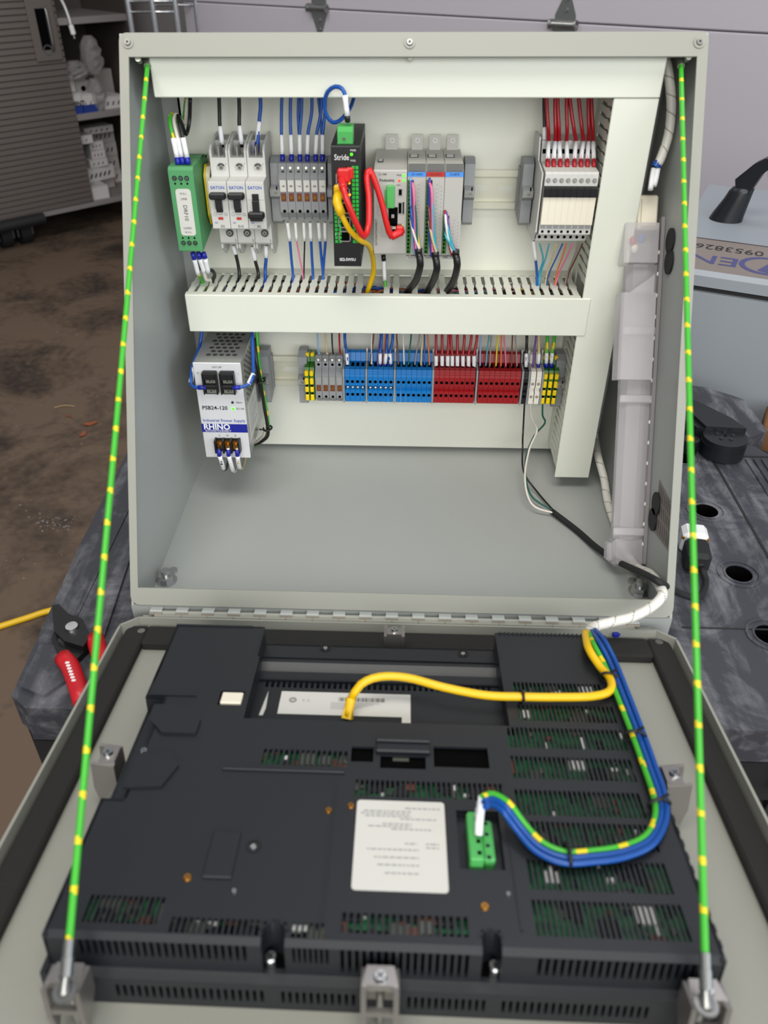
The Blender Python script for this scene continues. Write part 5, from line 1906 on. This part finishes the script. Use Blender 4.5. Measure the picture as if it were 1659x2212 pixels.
lo = [P3((1282, 925, 8)), P3((1286, 950, 14)), atz(1293, 990, 2), atz(1305, 1035, -12), atz(1313, 1085, -22), atz(1329, 1135, -24), atz(1340, 1170, -24), atz(1372, 1222, -18), atz(1405, 1240, 2), atz(1426, 1268, 21), atz(1430, 1288, 25), atz(1406, 1312, 20), atz(1365, 1333, 18), atz(1320, 1344, 18), atz(1284, 1354, 19), d2w(atd(1271, 1368, 26))]
b = B()
b.tube(lo, 4.1, 16, step=.9, helix=(17, .05, 1.0), groove=.5)
o = solo('wrapped_cable', b, ['wrap', 'wrap_gap'], 'white spiral-wrapped cable across the floor and over the lip to the operator panel', 'cable', tuple(lo[0]), 'white spiral-wrapped cables')

# ---------------------------------------------------------------- enclosure lamp on the right wall
at_, ab_ = Vector((227.6, 245, 262)), Vector((227.6, 88, -19))
LT = math.atan2(at_.y - ab_.y, at_.z - ab_.z)
LL = (at_ - ab_).length
lamp = thing('enclosure_lamp', 'long clear plastic light strip fixed on the right wall of the enclosure', 'lamp', ab_, (-LT, 0, 0))
b = B()
b.prism([(0, -7), (-12, -10), (-24, -9), (-29, -4), (-29, 4), (-24, 9), (-12, 10), (0, 7)], 'z', 26, LL - 48)
part('diffuser', b, 'clear', lamp, 'clear frosted diffuser')
b = B()
b.prism([(-6, -20), (-34, -20), (-36, -18), (-36, 0), (-34, 2), (-6, 2)], 'z', LL - 150, LL - 74)
b.prism([(-29, LL - 74), (-8, LL - 74), (-8, LL - 58)], 'y', -19, 1)
part('wide_cover', b, 'clear', lamp)
b = B()
b.prism([(-6, -18), (-33, -18), (-35, -16), (-35, 2), (-30, 4), (-6, 4)], 'z', LL - 48, LL - 14)
part('terminal_cover', b, 'clear', lamp)
b = B()
b.box(-24, -5, -9, 7, LL - 18, LL + 12, c=1.5)
b.box(-27, -22, -4, 4, LL - 12, LL + 4, c=1)
b.box(-20, -7, -11, -8.5, LL - 15, LL + 8)
part('terminal_plug', b, 'cream', lamp, 'cream terminal plug')
for (x, y, z), m in (((-19, -10, LL - 26), 'w_blue'), ((-26, -9, LL - 28), 'w_red'), ((-24, -8, LL - 34), 'cream'), ((-29, -4, LL - 23), 'w_orange')):
    b = B()
    b.ball((x, y, z), 3.2, (1, .8, 1.3), 8, 6)
    part('wire_end', b, m, lamp)
b = B()
b.box(-30, 0, -11, 11, 0, 26, c=3)
b.box(-34, -28, -7, 7, 4, 22, c=2)
part('end_cap', b, 'clear', lamp)
b = B()
b.box(-3, 0, -14, 14, 4, LL - 8)
part('base_strip', b, 'w_grey', lamp, 'flat base strip')
for k in range(15):
    b = B()
    b.ball((-3.2, -11.5, 22 + k * (LL - 60) / 14), 1.2, (.8, 1, 1.6), 8, 5)
    part('light_chip', b, 'white', lamp)
for z in (30, LL * .47, LL - 110):
    b = B()
    b.box(-31, -1, -13.5, -9, z, z + 7, c=1)
    part('retaining_clip', b, 'clear', lamp)
for px, py in ((1450, 520), (1447, 566), (1419, 1088), (1412, 1122)):
    c = atx(px, py, 227.9)
    b = B()
    b.cyl(c, c - Vector((1.6, 0, 0)), 10.5, n=20)  # plain flat disc for each dark spot on the wall
    part('magnet_foot', b.xf(lamp.matrix_basis.inverted() @ Matrix.Identity(4)) if False else b.mesh('magnet_foot', 'rubber', (0, 0, 0)), None, None) if False else None
    wp('wall_disc', b, 'rubber', enc, 'flat black disc on the right wall')

# ---------------------------------------------------------------- bench
TZ = -33.0
bench = thing('folding_bench', 'worn black plastic folding workbench under the enclosure', 'workbench', (60, 200, TZ - 60))
A = [atz(px, py, TZ) for px, py in ((20, 1556), (98, 1470), (262, 1060), (285, 1000))]
R_ = [atz(px, py, TZ) for px, py in ((1540, 843), (1606, 862), (1657, 930), (1592, 958), (1640, 1085), (1659, 1160))]
FY = atz(1620, 1578, TZ).y
LX = -297.0
top = [(LX, FY), (330, FY), (436, FY), (436, 300), (420, 330), (R_[3].x, R_[3].y), (R_[2].x, R_[2].y), (R_[1].x, R_[1].y), (R_[0].x - 6, R_[0].y + 8), (250, 520), (-250, 520), (LX - 8, 500)]
dogs = [(1525, 1104), (1596, 1240), (1662, 1372), (1474, 990)]
b = B()
bm = bmesh.new()
loops = [top] + [[(c.x + 12.2 * math.cos(2 * math.pi * k / 24), c.y + 12.2 * math.sin(2 * math.pi * k / 24)) for k in range(24)] for c in [atz(px, py, TZ) for px, py in dogs]]
for lp in loops:
    vv = [bm.verts.new((*p, TZ)) for p in lp]
    for k in range(len(vv)):
        bm.edges.new((vv[k], vv[(k + 1) % len(vv)]))
bmesh.ops.triangle_fill(bm, use_beauty=True, use_dissolve=False, edges=bm.edges[:])
bm.verts.index_update()
b.add([v.co.copy() for v in bm.verts], [[v.index for v in f.verts] for f in bm.faces])
bm.free()
for i, lp in enumerate(loops):
    n = len(lp)
    b.add([(*p, TZ) for p in lp] + [(*p, TZ - 38) for p in lp], [(k, (k + 1) % n, n + (k + 1) % n, n + k) for k in range(n)], min(i, 1))  # dog hole walls near-black, their inner shade painted in
b.prism(top, 'z', TZ - 39, TZ - 38, 1)
wp('bench_top', b, ['table', 'hole'], bench)
for px, py in dogs:
    c = atz(px, py, TZ)
    b = B()
    b.ring((c.x, c.y, TZ), (c.x, c.y, TZ + 1.2), 20, 17.5, 28)
    b.ring((c.x, c.y, TZ), (c.x, c.y, TZ + .9), 14.2, 12.2, 28)
    wp('dog_hole_rim', b, 'table', bench)
b = B()
for k in range(4):
    x = 398 + k * 9
    b.box(x, x + 4, 120, 300, TZ, TZ + 2.2, c=.8)
wp('edge_ribs', b, 'table', bench)
b = B()
b.box(360, 362.5, FY + 20, 430, TZ - .2, TZ + .8)
b.box(362, 436, 305, 307, TZ, TZ + 1)
b.box(250, 436, 20, 21.5, TZ, TZ + .5)
wp('top_seams', b, 'table_side', bench)
b = B()                                              # left rail with its stepped rim
b.prism([(LX - 12, FY + 10), (LX + 4, FY - 2), (LX + 46, FY - 2), (LX + 46, FY + 20), (LX + 10, 430), (LX - 26, 430), (LX - 22, 120)], 'z', TZ - 30, TZ + 4)
b.box(LX + 8, LX + 11, FY + 60, 420, TZ + 4, TZ + 5.4)
b.prism([(LX - 6, FY + 16), (LX + 16, FY + 8), (LX + 34, FY + 30), (LX + 28, FY + 64), (LX - 8, FY + 62)], 'z', TZ + 4, TZ + 8)
wp('side_rail', b, 'table', bench)
b = B()
b.box(LX + 2, 436, FY + 3, FY + 30, TZ - 120, TZ - 38)
b.box(LX - 6, LX + 40, FY + 6, 500, TZ - 110, TZ - 30)
for k in range(7):
    b.box(LX + 30 + k * 96, LX + 36 + k * 96, FY - 3, FY + 3, TZ - 118, TZ - 40)
b.box(LX + 2, 436, FY - 4, FY + 3, TZ - 82, TZ - 74)
wp('apron', b, 'table_side', bench)
b = B()
b.box(392, 436, 150, 400, TZ - 90, TZ - 38)
b.prism([(420, 330), (470, 352), (470, 380), (420, 420)], 'z', TZ - 60, TZ - 40)
wp('side_bracket', b, 'table_side', bench)
for sx in (-1, 1):
    for y0, y1 in ((FY + 30, -20), (480, 420)):
        b = B()
        x = 60 + sx * 310
        b.prism([(x - 22, TZ - 38), (x + 22, TZ - 38), (x + sx * 40 + 16, -700), (x + sx * 40 - 16, -700)], 'y', min(y0, y1), max(y0, y1))
        wp('leg', b, 'table_side', bench)

# ---------------------------------------------------------------- quick clamp lying on the bench
c = atz(1566, 945, TZ + 22)
t = thing('bench_clamp', 'black plastic lever clamp lying at the right rear corner of the bench', 'clamp', (c.x, c.y, TZ), (0, 0, math.radians(8)))
b = B()
b.cyl((0, 0, 2), (0, 0, 16), 25, n=32)
b.cyl((0, 0, 16), (0, 0, 18), 25.6, n=32)
b.cyl((0, 0, 18), (0, 0, 24), 24.5, n=32)
part('round_base', b, 'handle', t)
b = B()
for k in range(5):
    a = 2 * math.pi * k / 5
    b.cyl((9 * math.cos(a), 9 * math.sin(a), 24), (9 * math.cos(a), 9 * math.sin(a), 25.2), 2.2, n=8)
    b.box(-1, 1, -1, 1, 24, 24.6)
part('star_boss', b, 'dark_steel', t)
b = B()
b.prism([(-18, 14), (26, 4), (20, 30), (-8, 84), (-28, 112), (-44, 116), (-40, 98), (-22, 52)], 'z', 20, 30)
b.prism([(-28, 112), (-22, 52), (-18, 14), (-26, 20), (-44, 60), (-52, 100), (-44, 116)], 'z', 6, 26)
part('lever', b, 'handle', t)
b = B()
b.cyl((-36, 8, 2), (-36, 8, 18), 10, n=20)
screw(b, (-36, 8, 18), (0, 0, 1), 6, mi=1)
part('pivot', b, ['handle', 'dark_steel'], t)

# ---------------------------------------------------------------- cable cutter on the left rail
c = atz(155, 1395, TZ + 10)
t = thing('cable_cutter', 'cable cutter with red grips and black jaws lying on the left rail of the bench', 'pliers', (c.x, c.y, TZ + 4.2))
def loc(px, py, z):
    v = atz(px, py, TZ + 4.2 + z)
    return (v.x - c.x, v.y - c.y)
b = B()
b.prism([loc(*p, 10) for p in ((113, 1312), (128, 1308), (150, 1330), (180, 1340), (196, 1378), (180, 1400), (140, 1388), (118, 1366))], 'z', 3, 12)
b.prism([loc(*p, 10) for p in ((120, 1340), (150, 1370), (190, 1390), (160, 1420), (120, 1400), (108, 1372))], 'z', 0, 6)
part('jaw', b, 'black', t)
b = B()
x, y = loc(156, 1357, 12)
b.cyl((x, y, 11), (x, y, 15), 6.2, 5.2, 20)
part('pivot_bolt', b, 'chrome', t)
b = B()
x, y = loc(137, 1382, 8)
b.cyl((x, y, 5), (x, y, 9), 5, 4.2, 16)
x, y = loc(168, 1388, 8)
for k in range(9):
    b.box(x - 8 + k * 2, x - 7.2 + k * 2, y - 3, y + 2, 6, 9)
part('ratchet', b, 'dark_steel', t)
for pts in (((136, 1420), (152, 1440), (165, 1475), (180, 1520)), ((206, 1378), (212, 1402), (222, 1425), (240, 1450))):
    b = B()
    q = [Vector((*loc(*p, 8), 8)) for p in pts]
    b.tube(q, 7.5, 12)
    part('grip', b, 'tool_red', t, 'red grip')
b = B()
q = [Vector((*loc(*p, 8), 15.6)) for p in ((150, 1445), (166, 1490))]
for k in range(7):
    a = q[0].lerp(q[1], k / 7)
    b.box(a.x - 1.6, a.x + 1.6, a.y - .9, a.y + .9, 15, 15.75)
part('grip_print', b, 'white', t, kind='stuff')

# ---------------------------------------------------------------- things on the garage floor
FZ = -700
q = [atz(px, py, FZ + 6) for px, py in ((-160, 1398), (-60, 1372), (0, 1353), (60, 1334), (112, 1318), (220, 1300), (330, 1290))]
b = B()
b.tube(q, 6.5, 10, step=12)
solo('extension_cord', b, 'cable_yellow', 'yellow cord lying on the brown concrete floor at the left', 'cord', tuple(q[0]))
for k, (px, py, rz, l, m, lab) in enumerate(((196, 917, .4, 44, 'leaf', 'upper curled brown leaf on the floor'), (180, 940, 1.3, 34, 'leaf', 'small brown leaf lying below the curled brown leaf on the floor'), (140, 880, .2, 60, 'straw', 'longest pale twig on the floor'), (150, 902, -.3, 28, 'leaf', 'short brown twig between the longest pale twig and the leaves'))):
    v = atz(px, py, FZ)
    b = B()
    if m == 'leaf' and k < 3:
        n = 7
        vs = []
        for i in range(n):
            f = i / (n - 1)
            ww = l * .22 * math.sin(math.pi * min(.97, f + .03))
            vs += [(l * (f - .5), -ww, 2 + 7 * abs(f - .5)), (l * (f - .5), 0, 1 + 5 * abs(f - .5)), (l * (f - .5), ww, 3 + 8 * abs(f - .5))]
        b.add(vs, [(3 * i, 3 * i + 3, 3 * i + 4, 3 * i + 1) for i in range(n - 1)] + [(3 * i + 1, 3 * i + 4, 3 * i + 5, 3 * i + 2) for i in range(n - 1)])
    else:
        b.tube([(-l / 2, 0, 2), (0, 3, 5), (l / 2, -2, 2)], 1.6, 6)
    o = solo('dry_leaf' if m == 'leaf' and k < 3 else 'twig', b, m, lab, 'leaf' if m == 'leaf' and k < 3 else 'twig', (0, 0, 0))
    o.location = v * S
    o.rotation_euler = (0, 0, rz)
b = B()
random.seed(21)
for k in range(90):
    px, py = random.choice([(random.gauss(115, 30), random.gauss(1127, 9)), (random.uniform(0, 250), random.uniform(700, 1250))])
    v = atz(px, py, FZ)
    s_ = random.uniform(.7, 2.0)
    b.box(v.x - s_, v.x + s_, v.y - s_ * .7, v.y + s_ * .7, FZ, FZ + s_ * .6)
solo('floor_debris', b, 'carton_grey', 'scattered pale crumbs and paint flakes on the brown floor', 'debris', (-900, 1500, FZ), kind='stuff')

# ---------------------------------------------------------------- grey enclosure behind on the right
Z2 = 100.0
e0, e1 = atz(1510, 585, Z2), atz(1659, 607, Z2)
dx = (e1 - e0)
yaw2 = math.atan2(dx.y, dx.x)
ex = Vector((math.cos(yaw2), math.sin(yaw2), 0))
ey = Vector((-ex.y, ex.x, 0))
lc = atz(1513, 462, Z2)
lx0 = (lc - e0).dot(ex) - 10
far = (atz(1659, 412, Z2) - e0).dot(ey)
org = e0 + ex * lx0
cs = thing('grey_enclosure', 'closed grey enclosure with a black lever handle standing behind the bench on the right', 'enclosure', (org.x, org.y, FZ), (0, 0, yaw2))
b = B()
b.box(0, 560, 4, far, 0, Z2 - FZ - 26, c=4)
part('body', b, 'case2', cs)
b = B()
zt = Z2 - FZ
b.prism([(0, zt - 20), (0, zt - 6), (5, zt), (far, zt), (far, zt - 20)], 'x', -4, 566)
part('lid', b, 'case2', cs)
b = B()
b.box(-1, 562, 2, far - 2, zt - 26, zt - 20)
part('lid_seal', b, 'rubber', cs)


def on2(px, py, z=Z2):
    v = atz(px, py, z) - org
    return Vector((v.dot(ex), v.dot(ey), z - FZ))


s0, s1 = on2(1500, 562), on2(1500, 510)
ya, yb = 6, on2(1580, 522).y
b = B()
b.box(0, 380, ya, yb, zt, zt + .3)
part('name_sticker', b, 'sticker', cs, 'grey-brown sticker with upside-down lettering')
b = B()
b.box(0, 380, yb - 5, yb - 1.5, zt + .3, zt + .5)
part('sticker_band', b, 'dark_steel', cs)
hy = (yb - ya)
lx = on2(1664, 560).x
text('EN', hy * .26, cs, (on2(1604, 556).x, ya + hy * .34, zt + .6), 'sticker_ink', rot=(0, 0, math.pi), sx=1.1, align='LEFT', bold=.4)
text('0953826', hy * .16, cs, (on2(1656, 535).x, ya + hy * .72, zt + .6), 'ink', rot=(0, 0, math.pi), sx=.85, align='LEFT')
b = B()
b.ring((lx, ya + hy * .36, zt + .3), (lx, ya + hy * .36, zt + .8), hy * .26, hy * .21, 24)
b.prism([(lx + 6, ya + hy * .16), (lx - 11, ya + hy * .2), (lx + 5, ya + hy * .54)], 'z', zt + .3, zt + .8)
part('emblem', b, 'sticker_ink', cs, 'ring with an arrow-like wedge')
hb = on2(1567, 474)
b = B()
m = Matrix.Translation(hb) @ Matrix.Rotation(math.radians(-8), 4, 'Z') @ Matrix.Diagonal((.82, .82, .7, 1))
n = 20
prof = []
for z, rx_, ry_, ox in ((0, 30, 27, 0), (14, 28, 25, 3), (44, 23, 21, 11), (62, 21, 18, 15), (70, 19, 16, 18), (73, 15, 12, 20)):
    prof.append([(ox + rx_ * math.cos(t), ry_ * math.sin(t), z) for t in [2 * math.pi * k / n for k in range(n)]])
vs = [p for r_ in prof for p in r_]
fs = [(j * n + k, j * n + (k + 1) % n, (j + 1) * n + (k + 1) % n, (j + 1) * n + k) for j in range(len(prof) - 1) for k in range(n)]
b.add(vs, fs + [list(range((len(prof) - 1) * n, len(prof) * n))], sm=True)
b.xf(m)
part('handle_base', b, 'handle', cs)
b = B()
b.prism([(8, 64), (30, 60), (36, 76), (45, 104), (53, 114), (56, 100), (61, 102), (62, 120), (56, 133), (44, 136), (27, 122), (2, 88)], 'y', -13, 13)
b.xf(m)
part('lever', b, 'handle', cs)

# brown carton and a yellow box edge at the right margin
v = atz(1620, 1000, -110)
b = B()
b.box(0, 300, 0, 260, 0, 300, c=2)
cb = thing('cardboard_box', 'brown cardboard box standing on the floor beyond the right edge of the bench', 'box', (v.x, v.y - 4, FZ), (0, 0, math.radians(-24)))
part('box_body', B().box(0, 300, 0, 70, 0, 645, c=2), 'carton_brown', cb)
part('tape', B().box(120, 170, -.6, 70.6, 500, 645.6), 'straw', cb)
v = atz(1652, 1108, -120)
t = thing('yellow_spring_clamp', 'bit of a yellow clamp showing beyond the right edge of the bench', 'clamp', (v.x + 6, v.y, -170))
b = B()
b.tube([(0, 0, 0), (4, 10, 30), (0, 22, 52), (-4, 34, 46)], 9, 10)
part('jaw', b, 'yellow', t)
b = B()
b.box(-8, 14, -8, 12, -530, 4, c=2)
part('post', b, 'table_side', t)

# ---------------------------------------------------------------- storage cabinet on casters at the left
ca, cbp = atz(45, 480, FZ + 110), atz(255, 440, FZ + 110)
yawc = math.atan2(cbp.y - ca.y, cbp.x - ca.x) + math.radians(4)
cx = Vector((math.cos(yawc), math.sin(yawc), 0))
cy = Vector((-cx.y, cx.x, 0))
cn = cy


def onc(px, py, off=0):
    """point on the cabinet front plane -> cabinet coordinates (along, off, up from the floor)"""
    P = hit(px, py, ca + cy * off, cy)
    return Vector(((P - ca).dot(cx), off, P.z - FZ))


cab = thing('storage_cabinet', 'grey metal roller-shutter cabinet on casters in the dark corner at the left', 'cabinet', (ca.x, ca.y, FZ), (0, 0, yawc))
xe = onc(200, 425).x                                  # right edge of the shutter
xr = onc(276, 45).x
xl = -900
DP_ = 430
b = B()
b.box(xl, xr, 0, DP_, 110, 132, c=2)
part('bottom_rail', b, 'cab_edge', cab)
b = B()
b.box(xl, xr, DP_ - 6, DP_, 132, 1900)
b.box(xr - 3, xr, 10, DP_, 132, 1900)
b.box(xl, xl + 3, 10, DP_, 132, 1900)
b.box(xl, xr, 0, DP_, 1890, 1900)
part('carcass', b, 'cab_dark', cab)
z_sh = []
for py0, px0 in ((238, 240), (36, 180)):
    z_sh.append(onc(px0, py0).z)
for z in z_sh:
    b = B()
    b.box(xe - 40, xr, 3, DP_ - 6, z - 26, z, c=1.5)
    part('shelf', b, 'cab_edge', cab)
sp = 23.0
n = 0
zz = 134
b0 = B()
b0.prism([(0, 1), (-4, 3.5), (-4.5, sp - 4), (0, sp - 1), (4, sp - 1), (4, 1)], 'x', xl + 40, xe)
sm_ = b0.mesh('shutter_slat', 'cab')
while zz + sp < 1890:
    part('shutter_slat', sm_, None, cab, loc=(0, 0, zz))
    zz += sp
b = B()
b.box(xl + 40, xe, 4, 8, 132, 1890)
part('shutter_back', b, 'cab_dark', cab)
b = B()
b.box(xl, xl + 40, -12, 12, 100, 1890, c=2)
b.box(onc(8, 400).x - 46, onc(8, 400).x - 6, -20, -9, 100, 1890, c=2) if False else None
part('stile', b, 'cab_edge', cab)
h0, h1 = onc(84, 18, -12), onc(104, 108, -12)
b = B()
b.box(h0.x - 55, h0.x + 60, -14, -8, h1.z - 40, h0.z + 60, c=2)
part('handle_plate', b, 'cab', cab)
b = B()
b.box(h0.x - 22, h0.x + 20, -15, -13.4, h1.z, h0.z, c=.5)
part('grip_recess', b, 'hole', cab)
b = B()
b.tube([(h0.x + 22, -16, h1.z - 4), (h0.x + 22, -26, h1.z + 20), (h0.x + 22, -26, h0.z - 20), (h0.x + 22, -16, h0.z + 4)], 5, 8)
b.ring((h0.x, -16, h1.z), (h0.x, -14, h1.z), 20, 16, 16)
part('pull', b, 'steel', cab)
for px, py in ((60, 520), (16, 520)):
    q = onc(px, 500)
    b = B()
    b.box(q.x - 40, q.x + 40, 20, 100, 96, 110)
    b.box(q.x - 36, q.x - 31, 30, 90, 40, 98)
    b.box(q.x + 31, q.x + 36, 30, 90, 40, 98)
    part('caster_fork', b, 'steel', cab)
    b = B()
    b.cyl((q.x - 24, 60, 50), (q.x + 24, 60, 50), 50, n=24)
    part('caster_wheel', b, 'rubber', cab)
q = onc(30, 475, -30)
b = B()
b.cyl((q.x - 260, -40, 118), (q.x + 130, -40, 118), 24, n=14)
part('bumper_bar', b, 'rubber', cab)

# goods on the cabinet shelves
def carton(px0, py0, px1, py1, off, dep, mat, label, sink=None, rz=0.0, prints=2, band=None, name='carton'):
    """front face seen between two pixels; stands on the shelf or on what is below it"""
    a, c = onc(px0, py1, off), onc(px1, py0, off)
    wd_, ht = abs(c.x - a.x), abs(c.z - a.z)
    zb = min(a.z, c.z) if sink is None else sink
    P = ca + cx * min(a.x, c.x) + cy * off
    t = thing(name, label, 'box', (P.x, P.y, FZ + zb), (0, 0, yawc + rz), 'boxes in the cabinet')
    b = B()
    b.box(0, wd_, 0, dep, 0, ht, c=1)
    part('box_body', b, mat, t)
    if band:
        b = B()
        b.box(-.8, wd_ + .8, -.8, dep, 0, ht * .42)
        part('colour_band', b, band, t)
    if prints:
        b = B()
        for k in range(prints):
            x = wd_ * (.15 + .75 * k / prints)
            b.prism([(x, ht * .3), (x + wd_ * .05, ht * .28), (x + wd_ * .12, ht * .58), (x + wd_ * .07, ht * .6)], 'y', -1.2, -.4)
        part('print_marks', b, 'ink', t, kind='stuff')
    b = B()
    b.box(0, wd_, -.5, .1, ht * .93, ht * .95)
    b.box(wd_ * .5, wd_ * .52, dep * .1, dep * .9, ht, ht + .4)
    part('lid_seam', b, 'carton_grey', t)
    return t, wd_, ht


zs = z_sh[0]
t, w_, h_ = carton(146, 180, 171, 228, 20, 160, 'carton', 'left of the two white and blue boxes on the middle shelf', zs, 0, 0, 'band_blue')
text('CHINT', 19, t, (w_ * .55, -2.2, h_ * .5), 'ink', sx=1.0, bold=1)
carton(178, 184, 202, 228, 20, 160, 'carton', 'right of the two white and blue boxes on the middle shelf', zs, 0, 2, 'band_blue')
carton(133, 138, 152, 178, 70, 120, 'carton', 'narrow white box on the left white and blue box', zs + h_ + .5, 0, 0)
t, w2, h2 = carton(161, 145, 188, 178, 75, 110, 'carton_grey', 'grey box with a round black hole on the right white and blue box', zs + h_ - 14, 0, 0)
b = B()
b.cyl((w2 * .5, -.6, h2 * .42), (w2 * .5, .2, h2 * .42), w2 * .16, n=16)
part('round_hole', b, 'hole', t)
carton(222, 186, 264, 219, 30, 150, 'carton', 'white plastic case with rounded corners near the right end of the middle shelf', zs, 0, 3, name='plastic_case')
carton(206, 104, 232, 182, 190, 120, 'carton_grey', 'tall pale box standing behind the white plastic case', zs, 0, 1)
zb = 132.5
zst = zb
for k, (a, lab) in enumerate((((222, 412, 256, 428), 'lowest white carton at the back of the bottom compartment'), ((222, 396, 256, 412), 'second lowest carton at the back of the bottom compartment'))):
    pass
t, w3, h3 = carton(193, 390, 229, 426, 20, 150, 'carton', 'plain white box at the front of the bottom compartment', zb, -.1, 0)
t, w4, h4 = carton(222, 376, 246, 404, 170, 75, 'carton', 'white box with one dark mark behind the plain white box', zb, .12, 1)
part('red_end', B().box(w4 * 1.002, w4 * 1.14, 10, 130, 0, h4 * .9), 'ink_red', t, 'red end flap')
t, w5, h5 = carton(186, 350, 250, 392, 90, 110, 'carton', 'wide white carton with black dashes lying on the plain white box', zb + h3 + 1, .16, 5)
zz = zb + h3 + 1 + h5 + 1
names = ['lower', 'middle', 'upper']
for k, (x0, y0, x1, y1) in enumerate(((193, 322, 228, 346), (196, 300, 222, 324), (191, 277, 217, 300))):
    t, w6, h6 = carton(x0, y0, x1, y1, 100, 110, 'carton', '%s of the three small stacked white cartons in the bottom compartment' % names[k], zz, 0, 3)
    zz += h6 + .8
zz = zb
for k in range(4):
    t, w7, h7 = carton(196, 250, 240, 288, 250, 130, 'carton', '%s carton from the bottom in the tall stack of dashed cartons behind' % ORD[k], zz, .03 * (k % 2), 4)
    zz += h7 + .8
carton(158, 240, 189, 264, 60, 110, 'carton', 'white box tilted just under the middle shelf', zz + 60 if False else zb + h3 + h5 + 3 * h6 + 8, 0, 2)
carton(176, 228, 236, 252, 150, 80, 'carton', 'long dashed white carton lying on top of the tall stack', zz, 0, 4)


def bag(px0, py0, px1, py1, off, label, sink):
    a, c = onc(px0, py1, off), onc(px1, py0, off)
    wd_, ht = abs(c.x - a.x), abs(c.z - a.z)
    P = ca + cx * (a.x + c.x) / 2 + cy * off
    b = B()
    rr = random.Random(int(px0))
    n, m_ = 12, 8
    vs, fs = [], []
    for j in range(m_ + 1):
        f = j / m_
        for i in range(n):
            t_ = 2 * math.pi * i / n
            sq = (math.sin(math.pi * (.12 + .82 * f)) ** .6) * rr.uniform(.82, 1.1)
            vs.append((wd_ / 2 * sq * math.cos(t_), 50 * sq * math.sin(t_) * rr.uniform(.8, 1.1), ht * f))
    for j in range(m_):
        for i in range(n):
            fs.append((j * n + i, j * n + (i + 1) % n, (j + 1) * n + (i + 1) % n, (j + 1) * n + i))
    fs += [list(range(n))[::-1], list(range(m_ * n, m_ * n + n))]
    b.add(vs, fs)
    o = solo('plastic_bag', b, 'bag', label, 'bag', (0, 0, 0), 'clear plastic bags in the cabinet')
    o.location = Vector((P.x, P.y, FZ + sink)) * S
    o.rotation_euler = (0, 0, yawc)
    return o


bag(131, 90, 178, 140, 60, 'crumpled clear plastic bag of white parts on the upper left boxes of the middle shelf', zs + h_ + h2 - 10)
bag(178, 50, 206, 138, 60, 'tall clear plastic bag hanging above the middle shelf', zs + h_ + h2 + 10)
bag(192, 138, 214, 212, 40, 'long crumpled clear plastic bag between the boxes and the white case', zs)
b = B()
q = [ca + cx * p.x + cy * p.y + Vector((0, 0, p.z + FZ - ca.z)) for p in (onc(128, -8, -10), onc(138, 10, -10), onc(148, 36, -12), onc(153, 54, -12))]
b.tube(q, 5.5, 8, step=10)
o = solo('charging_cable', b, 'white', 'white charging cable hanging down in front of the cabinet', 'cable', tuple(q[0]))
b = B()
b.cyl(q[-1], q[-1] + Vector((4, 0, -34)), 11, n=10)
b.cyl(q[-1] + Vector((4, 0, -34)), q[-1] + Vector((5, 0, -50)), 6, n=8, mi=1)
part('plug', b.mesh('plug', ['white', 'steel'], tuple(q[0])), None, o)

# wire rack in front of the dark wall
rp = [hit(px, 40, (0, 2560, 0), Vector((0, 1, 0))).x for px in (281, 333, 382)]
rk = thing('wire_rack', 'chrome wire shelving rack between the cabinet and the garage door', 'rack', (rp[1], 2560, FZ))
rp = [x - rp[1] for x in rp]
for x in rp:
    for y in (0, 300):
        b = B()
        b.cyl((x, y, 0), (x, y, 1500), 9, n=10)
        part('post', b, 'chrome', rk)
for z in (500, 950, 1330):
    b = B()
    for y in (0, 300):
        for dz in (0, 30):
            b.tube([(rp[0], y, z + dz), (rp[2], y, z + dz)], 4, 6, smooth=False)
    for k in range(12):
        b.tube([(rp[0] + 4 + k * (rp[2] - rp[0]) / 12, 0, z + 30), (rp[0] + 4 + k * (rp[2] - rp[0]) / 12, 300, z + 30)], 2.5, 5, smooth=False)
    part('wire_shelf', b, 'chrome', rk)

finish_texts()
